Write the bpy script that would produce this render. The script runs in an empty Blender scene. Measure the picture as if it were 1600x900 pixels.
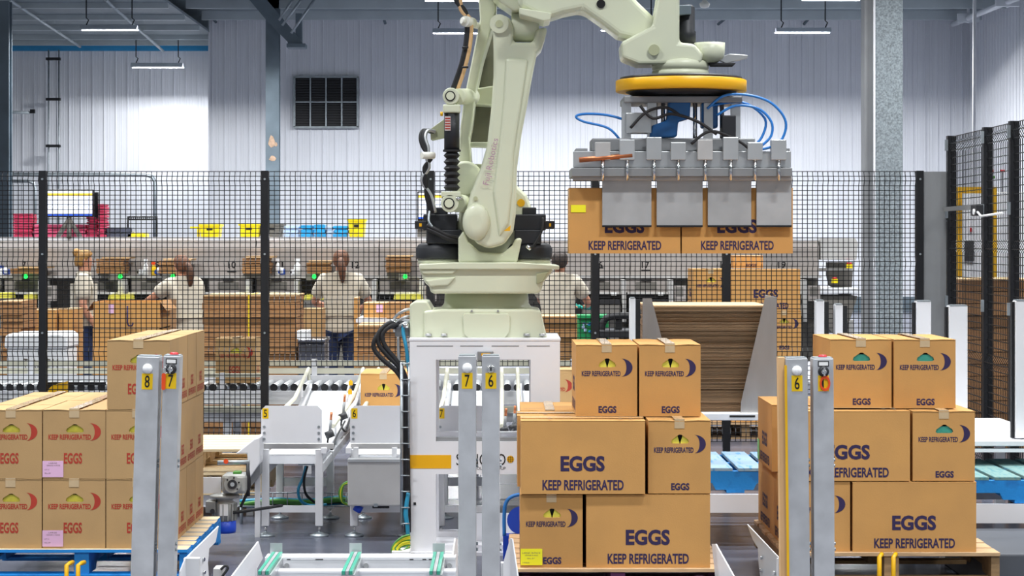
import bpy, bmesh, math, random
from mathutils import Vector, Matrix
random.seed(7)
SC = bpy.context.scene
COL = SC.collection
PI = math.pi

# ---------------------------------------------------------------- camera
F, VX, HY, EYE = 3400.0, 785.0, 378.0, 1.71      # focal length (px of 1600), vanishing point, eye height
cam = bpy.data.cameras.new('camera'); camo = bpy.data.objects.new('camera', cam); COL.objects.link(camo)
camo.location = (0, 0, EYE); camo.rotation_euler = (PI/2, 0, 0)
cam.sensor_width = 36; cam.lens = F*36/1600
cam.shift_x = (800-VX)/1600; cam.shift_y = -(450-HY)/1600
cam.clip_start = .1; cam.clip_end = 300
SC.camera = camo

# ---------------------------------------------------------------- light
w = bpy.data.worlds.new('world'); SC.world = w; w.use_nodes = True
w.node_tree.nodes['Background'].inputs[0].default_value = (.93, .965, 1, 1)
w.node_tree.nodes['Background'].inputs[1].default_value = .45
SC.view_settings.view_transform = 'Standard'; SC.view_settings.look = 'None'
SC.view_settings.exposure = 0.0; SC.view_settings.gamma = 1; SC.view_settings.use_curve_mapping = False

def lamp_light(name, loc, sx, sy, power, color=(.97, .988, 1), spread=PI):
    l = bpy.data.lights.new(name, 'AREA'); l.shape = 'RECTANGLE'; l.size = sx; l.size_y = sy
    l.energy = power; l.color = color; l.spread = spread
    o = bpy.data.objects.new(name, l); COL.objects.link(o); o.location = loc
    return o
# rows of linear high-bay lamps over the hall (near rows hang above the frame)
for yy, pw in ((1.0, 140), (5.0, 140), (9.0, 150), (13., 165), (17.5, 215), (23., 250), (29., 255), (36, 260)):
    for xx in (-6.5, -2.2, 2.2, 6.5):
        lamp_light('high_bay_light', (xx, yy, 6.3), 1.25, .3, pw, spread=math.radians(125))

# ---------------------------------------------------------------- helpers
def X(px, Y): return (px-VX)*Y/F
def Z(py, Y): return EYE-(py-HY)*Y/F
def P(px, py, Y): return Vector((X(px, Y), Y, Z(py, Y)))
def S(Y): return Y/F            # metres per pixel

class MB:
    """collects shapes of ONE part"""
    def __init__(s): s.v = []; s.f = []; s.sm = []
    def add(s, vs, fs, smooth=False, m=None):
        n = len(s.v)
        s.v += [tuple(m @ Vector(p)) if m is not None else tuple(p) for p in vs]
        s.f += [tuple(i+n for i in f) for f in fs]; s.sm += [smooth]*len(fs)
        return s
    def box(s, a, b, m=None):
        x0, y0, z0 = a; x1, y1, z1 = b
        return s.add([(x0,y0,z0),(x1,y0,z0),(x1,y1,z0),(x0,y1,z0),(x0,y0,z1),(x1,y0,z1),(x1,y1,z1),(x0,y1,z1)],
                     [(0,3,2,1),(4,5,6,7),(0,1,5,4),(1,2,6,5),(2,3,7,6),(3,0,4,7)], m=m)
    def cbox(s, c, d, m=None):
        return s.box([c[i]-d[i]/2 for i in range(3)], [c[i]+d[i]/2 for i in range(3)], m)
    def cyl(s, p, q, r, n=12, r2=None, caps=True, smooth=True):
        p = Vector(p); q = Vector(q); d = (q-p)
        if d.length < 1e-7: return s
        d.normalize(); u = d.orthogonal().normalized(); v = d.cross(u); r2 = r if r2 is None else r2
        vs = [p+(u*math.cos(2*PI*i/n)+v*math.sin(2*PI*i/n))*r for i in range(n)] + [q+(u*math.cos(2*PI*i/n)+v*math.sin(2*PI*i/n))*r2 for i in range(n)]
        s.add(vs, [(i, (i+1) % n, n+(i+1) % n, n+i) for i in range(n)], smooth)
        if caps:
            k = len(s.v)-2*n
            s.f += [tuple(k+i for i in reversed(range(n))), tuple(k+n+i for i in range(n))]; s.sm += [False, False]
        return s
    def tube(s, pts, r, n=8, caps=True):
        pts = [Vector(p) for p in pts]; N = len(pts); rings = []; u = None
        for i, p in enumerate(pts):
            t = (pts[min(i+1, N-1)]-pts[max(i-1, 0)]).normalized()
            if u is None: u = t.orthogonal().normalized()
            else: u = (u-t*u.dot(t)); u = u.normalized() if u.length > 1e-6 else t.orthogonal().normalized()
            vv = t.cross(u); rr = r[i] if isinstance(r, (list, tuple)) else r
            rings += [p+(u*math.cos(2*PI*k/n)+vv*math.sin(2*PI*k/n))*rr for k in range(n)]
        fs = [(i*n+k, i*n+(k+1) % n, (i+1)*n+(k+1) % n, (i+1)*n+k) for i in range(N-1) for k in range(n)]
        s.add(rings, fs, True)
        if caps:
            k = len(s.v)-len(rings)
            s.f += [tuple(k+i for i in reversed(range(n))), tuple(k+(N-1)*n+i for i in range(n))]; s.sm += [False, False]
        return s
    def prism(s, poly, y0, y1, smooth=False, m=None):
        """poly of (x,z), extruded along y"""
        n = len(poly)
        a = sum(poly[i][0]*poly[(i+1) % n][1]-poly[(i+1) % n][0]*poly[i][1] for i in range(n))
        if a < 0: poly = poly[::-1]
        vs = [(x, y0, z) for x, z in poly]+[(x, y1, z) for x, z in poly]
        fs = [tuple(range(n)), tuple(range(2*n-1, n-1, -1))]
        sm = [False, False]
        k = len(s.v); s.add(vs, fs, False, m)
        s.f += [tuple(k+i for i in ((i+1) % n, i, n+i, n+(i+1) % n)) for i in range(n)]; s.sm += [smooth]*n
        return s
    def lathe(s, prof, c=(0,0,0), n=20, axis='z', smooth=True):
        """prof of (r, h) from bottom to top"""
        vs = []
        for r, h in prof:
            for i in range(n):
                a = 2*PI*i/n; x, y = r*math.cos(a), r*math.sin(a)
                p = (x, y, h) if axis == 'z' else ((h, x, y) if axis == 'x' else (y, h, x))
                vs.append((p[0]+c[0], p[1]+c[1], p[2]+c[2]))
        m = len(prof)
        fs = [(j*n+i, j*n+(i+1) % n, (j+1)*n+(i+1) % n, (j+1)*n+i) for j in range(m-1) for i in range(n)]
        k = len(s.v); s.add(vs, fs, smooth)
        s.f += [tuple(k+i for i in reversed(range(n))), tuple(k+(m-1)*n+i for i in range(n))]; s.sm += [False, False]
        return s
    def build(s, name, mt, parent=None, bevel=0, seg=2, sub=0, ws=True):
        me = bpy.data.meshes.new(name)
        off = root_loc(parent) if ws else Vector((0,0,0))
        me.from_pydata([(p[0]-off[0], p[1]-off[1], p[2]-off[2]) for p in s.v], [], s.f)
        me.polygons.foreach_set('use_smooth', s.sm); me.validate(); me.update()
        me.materials.append(MT(mt) if isinstance(mt, str) else mt)
        o = bpy.data.objects.new(name, me); COL.objects.link(o)
        if parent is not None: o.parent = parent
        if bevel:
            md = o.modifiers.new('bevel', 'BEVEL'); md.width = bevel; md.segments = seg; md.limit_method = 'ANGLE'; md.angle_limit = .6
            md.harden_normals = False
        if sub:
            md = o.modifiers.new('sub', 'SUBSURF'); md.levels = sub; md.render_levels = sub
        return o

def root_loc(p):
    v = Vector((0,0,0))
    while p is not None: v = v+p.location; p = p.parent
    return v
def thing(name, label, cat, loc=(0,0,0), group=None, rz=0):
    o = bpy.data.objects.new(name, None); COL.objects.link(o); o.empty_display_size = .05
    o.location = loc; o.rotation_euler = (0, 0, rz); o['label'] = label; o['category'] = cat
    if group: o['group'] = group
    return o
def tag(o, label, cat, group=None):
    o['label'] = label; o['category'] = cat
    if group: o['group'] = group
    return o
def struct(o, label=None):
    o['kind'] = 'structure'
    if label: o['label'] = label; 
    return o
def copy_tree(o, parent=None):
    c = o.copy(); COL.objects.link(c)
    if parent is not None: c.parent = parent
    for ch in [k for k in bpy.data.objects if k.parent == o]: copy_tree(ch, c)
    return c
KIDS = {}
def copy_thing(root, kids, loc, rz=0, label=None, group=None, ry=0):
    """copy of an Empty and of its parts; kids: list of (part, [sub-parts])"""
    r = root.copy(); COL.objects.link(r); r.location = loc; r.rotation_euler = (0, ry, rz)
    if label: r['label'] = label
    if group: r['group'] = group
    for k, subs in kids:
        c = k.copy(); COL.objects.link(c); c.parent = r
        for d in subs:
            e = d.copy(); COL.objects.link(e); e.parent = c
    return r

# ---------------------------------------------------------------- materials
MATS = {}; SPEC = {}
def spec(name, col, rough=.5, metal=0, var=.06, scale=6, bump=0, bscale=60, stretch=None, col2=None, amt=.5, kind=None, emit=0, alpha=1, trans=0, coat=0):
    SPEC[name] = dict(col=col, rough=rough, metal=metal, var=var, scale=scale, bump=bump, bscale=bscale, stretch=stretch, col2=col2, amt=amt, kind=kind, emit=emit, alpha=alpha, trans=trans, coat=coat)
def lin(c):
    if isinstance(c, str):
        c = tuple(int(c[i:i+2], 16)/255 for i in (0, 2, 4))
    return tuple((x/12.92 if x <= .04045 else ((x+.055)/1.055)**2.4) for x in c)
def MT(name):
    if name in MATS: return MATS[name]
    s = SPEC[name]; m = bpy.data.materials.new(name); m.use_nodes = True; MATS[name] = m
    nt = m.node_tree; N = nt.nodes; L = nt.links; b = N['Principled BSDF']
    c = lin(s['col']); b.inputs['Roughness'].default_value = s['rough']; b.inputs['Metallic'].default_value = s['metal']
    b.inputs['Base Color'].default_value = (*c, 1)
    if s['trans']: b.inputs['Transmission Weight'].default_value = s['trans']
    if s['alpha'] < 1: b.inputs['Alpha'].default_value = s['alpha']
    if s['coat']: b.inputs['Coat Weight'].default_value = s['coat']
    if s['emit']:
        b.inputs['Emission Color'].default_value = (*c, 1); b.inputs['Emission Strength'].default_value = s['emit']
    tc = N.new('ShaderNodeTexCoord'); vec = tc.outputs['Object']
    oi = N.new('ShaderNodeObjectInfo')
    ad = N.new('ShaderNodeVectorMath'); ad.operation = 'MULTIPLY_ADD'; L.new(vec, ad.inputs[0])
    ad.inputs[1].default_value = s['stretch'] or (1, 1, 1)
    cx = N.new('ShaderNodeCombineXYZ'); mu = N.new('ShaderNodeMath'); mu.operation = 'MULTIPLY'; mu.inputs[1].default_value = 37.
    L.new(oi.outputs['Random'], mu.inputs[0])
    for k in range(3): L.new(mu.outputs[0], cx.inputs[k])
    L.new(cx.outputs[0], ad.inputs[2]); vec = ad.outputs[0]
    if s['var'] or s['col2'] is not None:
        nz = N.new('ShaderNodeTexNoise'); nz.inputs['Scale'].default_value = s['scale']; nz.inputs['Detail'].default_value = 5; L.new(vec, nz.inputs['Vector'])
        rp = N.new('ShaderNodeMapRange'); L.new(nz.outputs['Fac'], rp.inputs[0])
        if s['col2'] is not None:
            t = .5-.35*(s['amt']-.5)*2
            rp.inputs[1].default_value = t-.06; rp.inputs[2].default_value = t+.06
            mx = N.new('ShaderNodeMix'); mx.data_type = 'RGBA'; L.new(rp.outputs[0], mx.inputs[0])
            mx.inputs[6].default_value = (*c, 1); mx.inputs[7].default_value = (*lin(s['col2']), 1)
            out = mx.outputs[2]
        else:
            rp.inputs[1].default_value = .25; rp.inputs[2].default_value = .75
            mx = N.new('ShaderNodeMix'); mx.data_type = 'RGBA'; L.new(rp.outputs[0], mx.inputs[0])
            mx.inputs[6].default_value = (*[max(0, x*(1-s['var']*1.6)) for x in c], 1); mx.inputs[7].default_value = (*[min(1, x*(1+s['var']*1.6)) for x in c], 1)
            out = mx.outputs[2]
        # a slight shift from piece to piece
        hs = N.new('ShaderNodeHueSaturation'); L.new(out, hs.inputs['Color'])
        mr = N.new('ShaderNodeMapRange'); L.new(oi.outputs['Random'], mr.inputs[0]); mr.inputs[3].default_value = 1-s['var']; mr.inputs[4].default_value = 1+s['var']
        L.new(mr.outputs[0], hs.inputs['Value']); L.new(hs.outputs[0], b.inputs['Base Color'])
        if s['emit'] == 0 and s['rough'] > .1:
            r2 = N.new('ShaderNodeMapRange'); L.new(nz.outputs['Fac'], r2.inputs[0]); r2.inputs[3].default_value = s['rough']*.8; r2.inputs[4].default_value = min(1, s['rough']*1.2)
            L.new(r2.outputs[0], b.inputs['Roughness'])
    if s['bump']:
        n2 = N.new('ShaderNodeTexNoise'); n2.inputs['Scale'].default_value = s['bscale']; n2.inputs['Detail'].default_value = 3; L.new(vec, n2.inputs['Vector'])
        bp = N.new('ShaderNodeBump'); bp.inputs['Strength'].default_value = s['bump']; bp.inputs['Distance'].default_value = .01
        L.new(n2.outputs['Fac'], bp.inputs['Height']); L.new(bp.outputs[0], b.inputs['Normal'])
    return m
spec('wall_panel', 'dfe1e7', .35, 0, .02, 1)
spec('concrete', '4c4f5b', .26, 0, .25, .7, .06, 40, stretch=(.35, 3., 1))
spec('ceiling_deck', '7f8a90', .6, 0, .05, 1)
spec('purlin', 'b9c2c6', .45, .2, .05, 2)
spec('blue_trim', '2f92c8', .5, 0, .05)
spec('galvanized', 'a6aeb3', .42, .75, .12, 9, .05, 70)
spec('speckled_zinc', '9ba5aa', .45, .35, .3, 55, .08, 90)
spec('steel_blue_grey', '6a7780', .5, .2, .12, 2, col2=None)
spec('rust_patch', 'a98e78', .8, 0, .2, 14)
spec('dark_mesh', '2d2d30', .75, 0, .25, 80)
spec('black_steel', '17181c', .45, .1, .05)
spec('wire_black', '1a1b1e', .42, .4, 0)
spec('white_paint', 'e9eaee', .35, 0, .025, 3)
spec('white_paint_warm', 'e6e5da', .4, 0, .03, 4)
spec('stainless', 'b4b5b6', .36, .85, .1, 7, .03, 30, stretch=(1, 1, .25))
spec('post_steel', 'bfc1c4', .42, .35, .09, 9, .03, 40)
spec('grey_sheet', '8e9092', .5, .35, .05, 5)
spec('cardboard', 'c39152', .82, 0, .045, 5, .05, 150, stretch=(1, 1, 1))
spec('cardboard_red', 'b59263', .82, 0, .045, 5, .05, 150)
spec('cardboard_edge', '7f6347', .9, 0, .16, 60, .3, 120, stretch=(.12, .12, 4))
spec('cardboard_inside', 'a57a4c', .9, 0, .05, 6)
spec('cardboard_pale', 'dcb483', .8, 0, .05, 5)
spec('purple_ink', '2a1d48', .7, 0, .05, 40)
spec('red_ink', 'a93422', .7, 0, .06, 40)
spec('grey_ink', '6f6455', .8, 0, 0)
spec('tape', 'c4ab86', .25, 0, .03, 30, coat=.3)
spec('egg_tray_yellow', 'e6dc52', .7, 0, .06, 40)
spec('egg_tray_teal', '4fc0a8', .6, 0, .06, 40)
spec('pink_paper', 'dcb0cf', .7, 0, .02)
spec('yellow_paper', 'f2ea22', .6, 0, .02)
spec('green_paper', '8edb8a', .6, 0, .02)
spec('white_paper', 'f2f2f0', .7, 0, .02)
spec('sticker_yellow', 'f5c908', .4, 0, .02)
spec('black_ink', '131313', .5, 0, 0)
spec('pallet_blue', '1583cf', .6, 0, .14, 12, .1, 60, col2='0f6fb8', amt=.4)
spec('pallet_wood', 'c2a078', .75, 0, .16, 8, .15, 50, stretch=(1, 6, 6))
spec('pallet_wood_new', 'dcc7a0', .7, 0, .1, 8, .12, 50, stretch=(1, 6, 6))
spec('pallet_wood_dark', '8f7350', .8, 0, .2, 8, .15, 50, stretch=(1, 6, 6))
spec('pallet_blue_worn', '8ea9bd', .75, 0, .14, 8, .15, 50, stretch=(1, 6, 6), col2='4f8fbf', amt=.35)
spec('pallet_green_worn', '6f8f8c', .75, 0, .14, 8, .15, 50, stretch=(1, 6, 6), col2='4b7f86', amt=.4)
spec('pallet_purple', '5d2c55', .7, 0, .1, 9)
spec('yellow_paint', 'eab40a', .4, 0, .04, 6)
spec('white_plastic', 'f1f2f3', .3, 0, .02)
spec('red_plastic', 'c9202a', .35, 0, .02)
spec('orange_plastic', 'f0521c', .35, 0, .03)
spec('chrome', 'd6d8da', .15, 1, .03)
spec('dark_plastic', '26272b', .5, 0, .08)
# ---------------------------------------------------------------- the setting
def paint_wood(name, side, top):
    m = MT(top).copy(); m.name = name; nt = m.node_tree; b = nt.nodes['Principled BSDF']
    src = b.inputs['Base Color'].links[0].from_socket
    g = nt.nodes.new('ShaderNodeNewGeometry'); sx = nt.nodes.new('ShaderNodeSeparateXYZ'); nt.links.new(g.outputs['Normal'], sx.inputs[0])
    gt = nt.nodes.new('ShaderNodeMath'); gt.operation = 'GREATER_THAN'; gt.inputs[1].default_value = .6; nt.links.new(sx.outputs[2], gt.inputs[0])
    mx = nt.nodes.new('ShaderNodeMix'); mx.data_type = 'RGBA'; nt.links.new(gt.outputs[0], mx.inputs[0])
    mx.inputs[6].default_value = (*lin(side), 1); nt.links.new(src, mx.inputs[7]); nt.links.new(mx.outputs[2], b.inputs['Base Color'])
    MATS[name] = m
SPEC['blue_edge_board'] = None
paint_wood('blue_edge_board', '1583cf', 'pallet_wood_new')

DB, DL = 54., 57.                                   # depth of the back wall and of its left, deeper bay
XJ = X(327, DB); XR = X(1515, DB); XL = X(-60, DL)
floor = struct(MB().box((-22, -3, -.2), (13, 58, 0)).build('floor', 'concrete'))
def rib_panel(wd, h):
    b = MB(); r = .022; t = .03
    pf = [(0, 0), (.06, 0), (.066, -r), (.09, -r), (.096, 0), (wd, 0)]
    pts = [(x, y) for x, y in pf]
    n = len(pts)
    vs = [(x, y, 0) for x, y in pts]+[(x, y, h) for x, y in pts]+[(x, .05, 0) for x, y in (pts[0], pts[-1])]+[(x, .05, h) for x, y in (pts[0], pts[-1])]
    fs = [(i, i+1, n+i+1, n+i) for i in range(n-1)]
    k = 2*n
    fs += [(k, k+2, k+3, k+1), (0, n, k+2, k), (n-1, k+1, k+3, 2*n-1)]
    # two shallow stiffening beads in the flat of the panel
    b.add(vs, fs)
    for q in (.18, .24):
        b.add([(q-.008, 0, 0), (q, -.006, 0), (q+.008, 0, 0), (q-.008, 0, h), (q, -.006, h), (q+.008, 0, h)], [(0, 1, 4, 3), (1, 2, 5, 4)])
    return b
def panel_wall(name, x0, x1, y, z1, wd=.305, base=None, rot=0):
    t = struct(MB().box((min(x0, x1), y+.06, 0), (max(x0, x1), y+.2, z1)).build(name, 'wall_panel') if base is None else base)
    n = int(math.ceil((x1-x0)/wd)); first = None
    for i in range(n):
        if first is None:
            o = rib_panel(wd, z1).build('panel', 'wall_panel', t, ws=False); first = o
        else: o = first.copy(); COL.objects.link(o)
        o.parent = t; o.location = (x0+i*wd, y, 0)
    return t
panel_wall('wall_back', XJ, XR, DB, 8.0)
panel_wall('wall_left_bay', XL, XJ, DL, 6.95)
# right wall: same panels turned 90 degrees
wr = struct(MB().box((XR+.06, 30, 0), (XR+.2, DB+.2, 8)).build('wall_right', 'wall_panel'))
first = None
for i in range(int((DB-40)/.305)):
    if first is None: o = rib_panel(.305, 8).build('panel', 'wall_panel', wr, ws=False); first = o
    else: o = first.copy(); COL.objects.link(o)
    o.parent = wr; o.location = (XR, DB-i*.305, 0); o.rotation_euler = (0, 0, -PI/2)
# return between the two bays
struct(MB().box((XJ-.02, DB-.04, 0), (XJ+.03, DL, 8)).build('trim_1', 'wall_panel'))
# low dark base strip of the walls
struct(MB().box((XJ, DB-.12, 0), (XR, DB-.05, .35)).build('baseboard_back', 'steel_blue_grey'))
# ceiling: deck sheets, purlins
ce = struct(MB().box((-22, -3, 7.3), (13, DB+.3, 7.4)).box((-22, DB-.2, 6.95), (XJ, DL+.2, 7.4)).build('ceiling', 'ceiling_deck'))
zc = Z(75, DL)
MB().box((-22, 40, zc+.12), (XJ, DL, zc+.18)).build('soffit', 'ceiling_deck', ce)
for yy in (56.2, 54.6, 52.2, 49.8, 47.3, 45.2, 43):
    MB().box((-22, yy, zc), (XJ, yy+.1, zc+.12)).build('purlin', 'purlin', ce)
for yy in (52.6, 50.0, 47.2, 44):
    MB().box((XJ, yy, 7.08), (XR, yy+.1, 7.3)).build('purlin', 'purlin', ce)
struct(MB().box((XL, DL-.16, Z(80, DL)), (XJ-.03, DL-.04, Z(68, DL))).build('trim_2', 'blue_trim'))
# eave flashing of the right bay
struct(MB().box((XJ, DB-.12, Z(27, DB)), (XR, DB-.03, Z(14, DB))).build('trim_3', 'ceiling_deck'))
for a, b_ in (((15, 0), (125, 73)), ((165, 0), (255, 80))):
    p = P(*a, 46); q = P(*b_, 56.5)
    tag(MB().cyl(p, q, .035, 8).build('ceiling_rod', 'purlin'), 'thin steel rod under the ceiling ending at the blue strip, ' + ('left of the two' if a[0] < 100 else 'right of the two'), 'rod', 'ceiling rods')
for a, b_, lb in (((305, 0), (338, 35), 'short dark brace rod above the joint of the two wall bays'), ((592, 0), (602, 37), 'short dark brace rod under the eave right of the haunch'),
                  ((1143, 22), (1122, 38), 'dark brace rod high on the back wall right of the gripper'), ((1282, 8), (1256, 38), 'dark brace rod high on the back wall above the right hanging lamp')):
    tag(MB().cyl(P(*a, DB-.6), P(*b_, DB-.1), .035, 8).build('brace_rod', 'steel_blue_grey'), lb, 'rod', 'brace rods')

# louvre window in the back wall
wd_ = struct(MB().box((X(461, DB), DB-.06, Z(199, DB)), (X(559, DB), DB-.035, Z(121, DB))).build('window_1', 'dark_mesh'))
fx0, fx1, fz0, fz1 = X(461, DB), X(559, DB), Z(199, DB), Z(121, DB)
MB().box((fx0-.03, DB-.14, fz0-.03), (fx1+.03, DB-.05, fz0+.02)).box((fx0-.03, DB-.14, fz1-.02), (fx1+.03, DB-.05, fz1+.03)).box((fx0-.03, DB-.14, fz0), (fx0+.02, DB-.05, fz1)).box((fx1-.02, DB-.14, fz0), (fx1+.03, DB-.05, fz1)).build('window_frame', 'galvanized', wd_)
for k in range(1, 4):
    x = fx0+(fx1-fx0)*k/4; MB().box((x-.018, DB-.13, fz0), (x+.018, DB-.05, fz1)).build('muntin', 'galvanized', wd_)
zm = (fz0+fz1)/2; MB().box((fx0, DB-.12, zm-.018), (fx1, DB-.05, zm+.018)).build('muntin', 'galvanized', wd_)
for k in range(4):
    for j in range(2):
        xa = fx0+(fx1-fx0)*k/4+.02; xb = fx0+(fx1-fx0)*(k+1)/4-.02; za = fz0+(fz1-fz0)*j/2+.02; zb = za+(fz1-fz0)/2-.04
        b = MB()
        for q in range(9):
            zz = za+(zb-za)*(q+.5)/9; b.box((xa, DB-.1, zz-.02), (xb, DB-.07, zz+.012))
        b.build('louvre_pane', 'dark_mesh', wd_)

# ---------------------------------------------------------------- columns
def i_column(name, px0, px1, Y, z1, label, mt, dep=.3, flange=.03):
    x0, x1 = X(px0, Y), X(px1, Y)
    t = thing(name, label, 'column', ((x0+x1)/2, Y, 0))
    b = MB().box((x0, Y, 0), (x1, Y+flange, z1)).box((x0, Y+dep-flange, 0), (x1, Y+dep, z1)).box(((x0+x1)/2-.012, Y+flange, 0), ((x0+x1)/2+.012, Y+dep-flange, z1))
    b.build('shaft', mt, t)
    MB().box((x0-.1, Y-.1, 0), (x1+.1, Y+dep+.1, .03)).build('base_plate', mt, t)
    return t
cl = i_column('steel_column', 415, 436, 50., 7.3, 'blue-grey steel column with flaked paint left of the louvre window', 'steel_blue_grey')
for (a, b_, c, d) in ((417, 432, 211, 231), (418, 434, 243, 252), (427, 435, 222, 229)):
    pts = [(X(a+(b_-a)*(.5+.5*math.cos(t*.9)*(.7+.3*math.sin(3*t))), 50), Z(c+(d-c)*(.5+.5*math.sin(t*.9)), 50)) for t in range(7)]
    MB().prism(pts, 49.995, 50.001).build('bare_patch', 'rust_patch', cl)
# haunch and braces at its head
hx = [(392, -30), (400, -20), (470, 62), (476, 74), (452, 74), (450, 66), (415, 30), (380, -12)]
t = thing('haunch_beam', 'sloping steel haunch with diagonal braces at the head of the left column', 'beam', (X(430, 49.6), 49.6, 7))
MB().prism([(X(a, 49.6), Z(b_, 49.6)) for a, b_ in hx], 49.5, 49.75).build('haunch', 'steel_blue_grey', t)
MB().box((X(449, 49.6), 49.4, Z(75, 49.6)), (X(478, 49.6), 49.9, Z(69, 49.6))).build('end_plate', 'steel_blue_grey', t)
MB().box((X(461, 49.6), 49.7, Z(72, 49.6)), (X(471, 49.6), 49.9, Z(20, 49.6))).build('stub_post', 'steel_blue_grey', t)
for a, b_ in (((436, 32), (462, -8)), ((441, 40), (476, -8)), ((455, 52), (492, -2))):
    MB().cyl(P(*a, 49.3), P(*b_, 49.3), .03, 8).build('brace', 'galvanized', t)
tc_ = thing('wide_column', 'wide galvanized column with a speckled face behind the fence', 'column', (X(1382, 25), 25, 0))
MB().box((X(1366, 25), 25, 0), (X(1411, 25), 25.35, 7.3)).build('shaft', 'speckled_zinc', tc_, .01)
MB().box((X(1352, 25), 25.05, 0), (X(1366, 25)-.005, 25.3, 7.3)).build('side_channel', 'grey_sheet', tc_)
MB().box((X(1364.5, 25), 24.985, 0), (X(1367.5, 25), 25.01, 7.3)).build('edge_strip', 'white_paint', tc_)
MB().box((X(1345, 25), 24.9, 0), (X(1418, 25), 25.45, .03)).build('base_plate', 'grey_sheet', tc_)
i_column('edge_column', -14, 14, 45., 6.7, 'blue-grey steel column at the left edge of the picture', 'steel_blue_grey')
# thin pole in front of right wall corner
tag(MB().cyl((X(1521, 40), 40, 0), (X(1523, 40), 40, 7.2), .035, 8).build('thin_pole', 'white_paint'), 'thin white vertical pole before the corner of the right wall', 'pole')

# ---------------------------------------------------------------- hanging lamps (trough reflectors, light only downwards)
spec('lamp_tube', 'f4f6ff', .3, 0, 0, emit=6)
spec('lamp_housing', 'd9dde2', .4, .3, .03)
def strip_lamp(px0, px1, py, Y, label, hook=True, power=600, dip=.013, along='x', ln=None):
    x0, x1, z = X(px0, Y), X(px1, Y), Z(py, Y)
    t = thing('strip_lamp', label, 'lamp', ((x0+x1)/2, Y, z), 'hanging strip lamps'); hw = .14; 
    prof = [(-.05, .09), (.05, .09), (hw, 0), (hw, -dip), (hw-.006, -dip), (hw-.006, 0), (.045, .08), (-.045, .08), (-hw+.006, 0), (-hw+.006, -dip), (-hw, -dip), (-hw, 0)]
    b = MB(); n = len(prof)
    b.add([(x0, Y+a, z+c) for a, c in prof]+[(x1, Y+a, z+c) for a, c in prof], [(i, (i+1) % n, n+(i+1) % n, n+i) for i in range(n)])
    b.build('reflector', 'lamp_housing', t)
    for s_ in (-.03, .03):
        MB().cyl((x0+.02, Y+s_, z+.032), (x1-.02, Y+s_, z+.032), .018, 8).build('tube', 'lamp_tube', t)
    for xx in (x0+.12, x1-.12):
        MB().tube([(xx, Y, z+.09), (xx+.05, Y, z+.2), (xx, Y, z+.25), (xx, Y, 7.2)], .014, 6).build('hanger', 'black_steel', t)
    lamp_light('strip_lamp_light', ((x0+x1)/2, Y, z+.012), x1-x0-.05, .08, power)
    return t
strip_lamp(126, 215, 46, 46.5, 'lit strip lamp hanging highest at the upper left under the ceiling', power=900)
strip_lamp(205, 286, 104, 54.7, 'lit strip lamp hanging lower in front of the left wall bay', power=230, dip=.03)
strip_lamp(676, 762, 51, 47.5, 'lit strip lamp hanging behind the robot cable')
strip_lamp(664, 760, 0, 41.5, 'lit strip lamp cut by the top edge of the picture behind the robot', power=350)
strip_lamp(1212, 1298, 50, 47.5, 'lit strip lamp hanging high to the left of the wide column', power=750)
strip_lamp(1255, 1345, -1, 41.5, 'lit strip lamp at the top edge left of the wide column', power=350)
strip_lamp(940, 1026, 47, 47.5, 'lit strip lamp hanging hidden behind the robot forearm', power=650)
# the lamp along the right wall
t = thing('strip_lamp', 'unlit strip lamp running away along the top of the right wall', 'lamp', (X(1530, 50), 50, 6.6), 'hanging strip lamps')
pa, pb = P(1489, 38, 53), P(1600, -8, 43.5)
for s_ in (-.13, .13): MB().cyl(pa+Vector((0, 0, 0)), pb, .07, 8).build('housing', 'lamp_housing', t) if s_ < 0 else None
for q in (.25, .8):
    c = pa.lerp(pb, q); MB().cyl(c+Vector((0, 0, -.12)), c+Vector((0, 0, .6)), .03, 6).build('bracket', 'lamp_housing', t)
    MB().cbox(c, (.5, .12, .2)).build('clamp', 'lamp_housing', t)
t = thing('ceiling_sensor', 'small pale sensor hanging at the top edge right of the robot wrist', 'sensor', P(1101, 6, 40))
MB().lathe([(.02, -.08), (.08, -.06), (.1, 0), (.05, .05), (.02, .1), (.02, .3)], P(1101, 6, 40), 12).build('head', 'white_paint_warm', t)

# conduit on the left wall
t = thing('conduit_pipe', 'grey conduit pipe bent down the wall behind the monitor', 'pipe', P(240, 380, 52))
MB().tube([P(-20, 272, 53), P(60, 273, 53), P(228, 273, 53), P(238, 276, 53), P(242, 284, 53), P(242, 372, 53)], .05, 8).build('pipe', 'galvanized', t)
t = thing('conduit_pipe', 'shorter grey conduit pipe bending down at the far left edge', 'pipe', P(50, 380, 52.6))
MB().tube([P(-20, 283, 52.6), P(44, 283, 52.6), P(52, 286, 52.6), P(55, 294, 52.6), P(55, 372, 52.6)], .04, 8).build('pipe', 'galvanized', t)
t = thing('conduit_ladder', 'pair of thin conduits with three dark clamps on the left wall', 'conduit', P(82, 235, 56.7))
for px in (76, 92): MB().cyl(P(px, 78, 56.7), (X(px, 56.7), 56.7, 0), .02, 6).build('conduit', 'galvanized', t)
for py in (92, 155, 228): MB().box((X(72, 56.6), 56.55, Z(py+2, 56.6)), (X(94, 56.6), 56.7, Z(py-2, 56.6))).build('clamp', 'black_steel', t)
t = thing('wall_bar', 'short pale bar fixed to the left wall beside the conduits', 'bar', P(30, 176, 56.6))
MB().cyl(P(0, 175, 56.6), P(48, 176, 56.6), .04, 6).build('bar', 'purlin', t); MB().cbox(P(51, 174, 56.6), (.12, .1, .1)).build('end_cap', 'black_steel', t)
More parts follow.
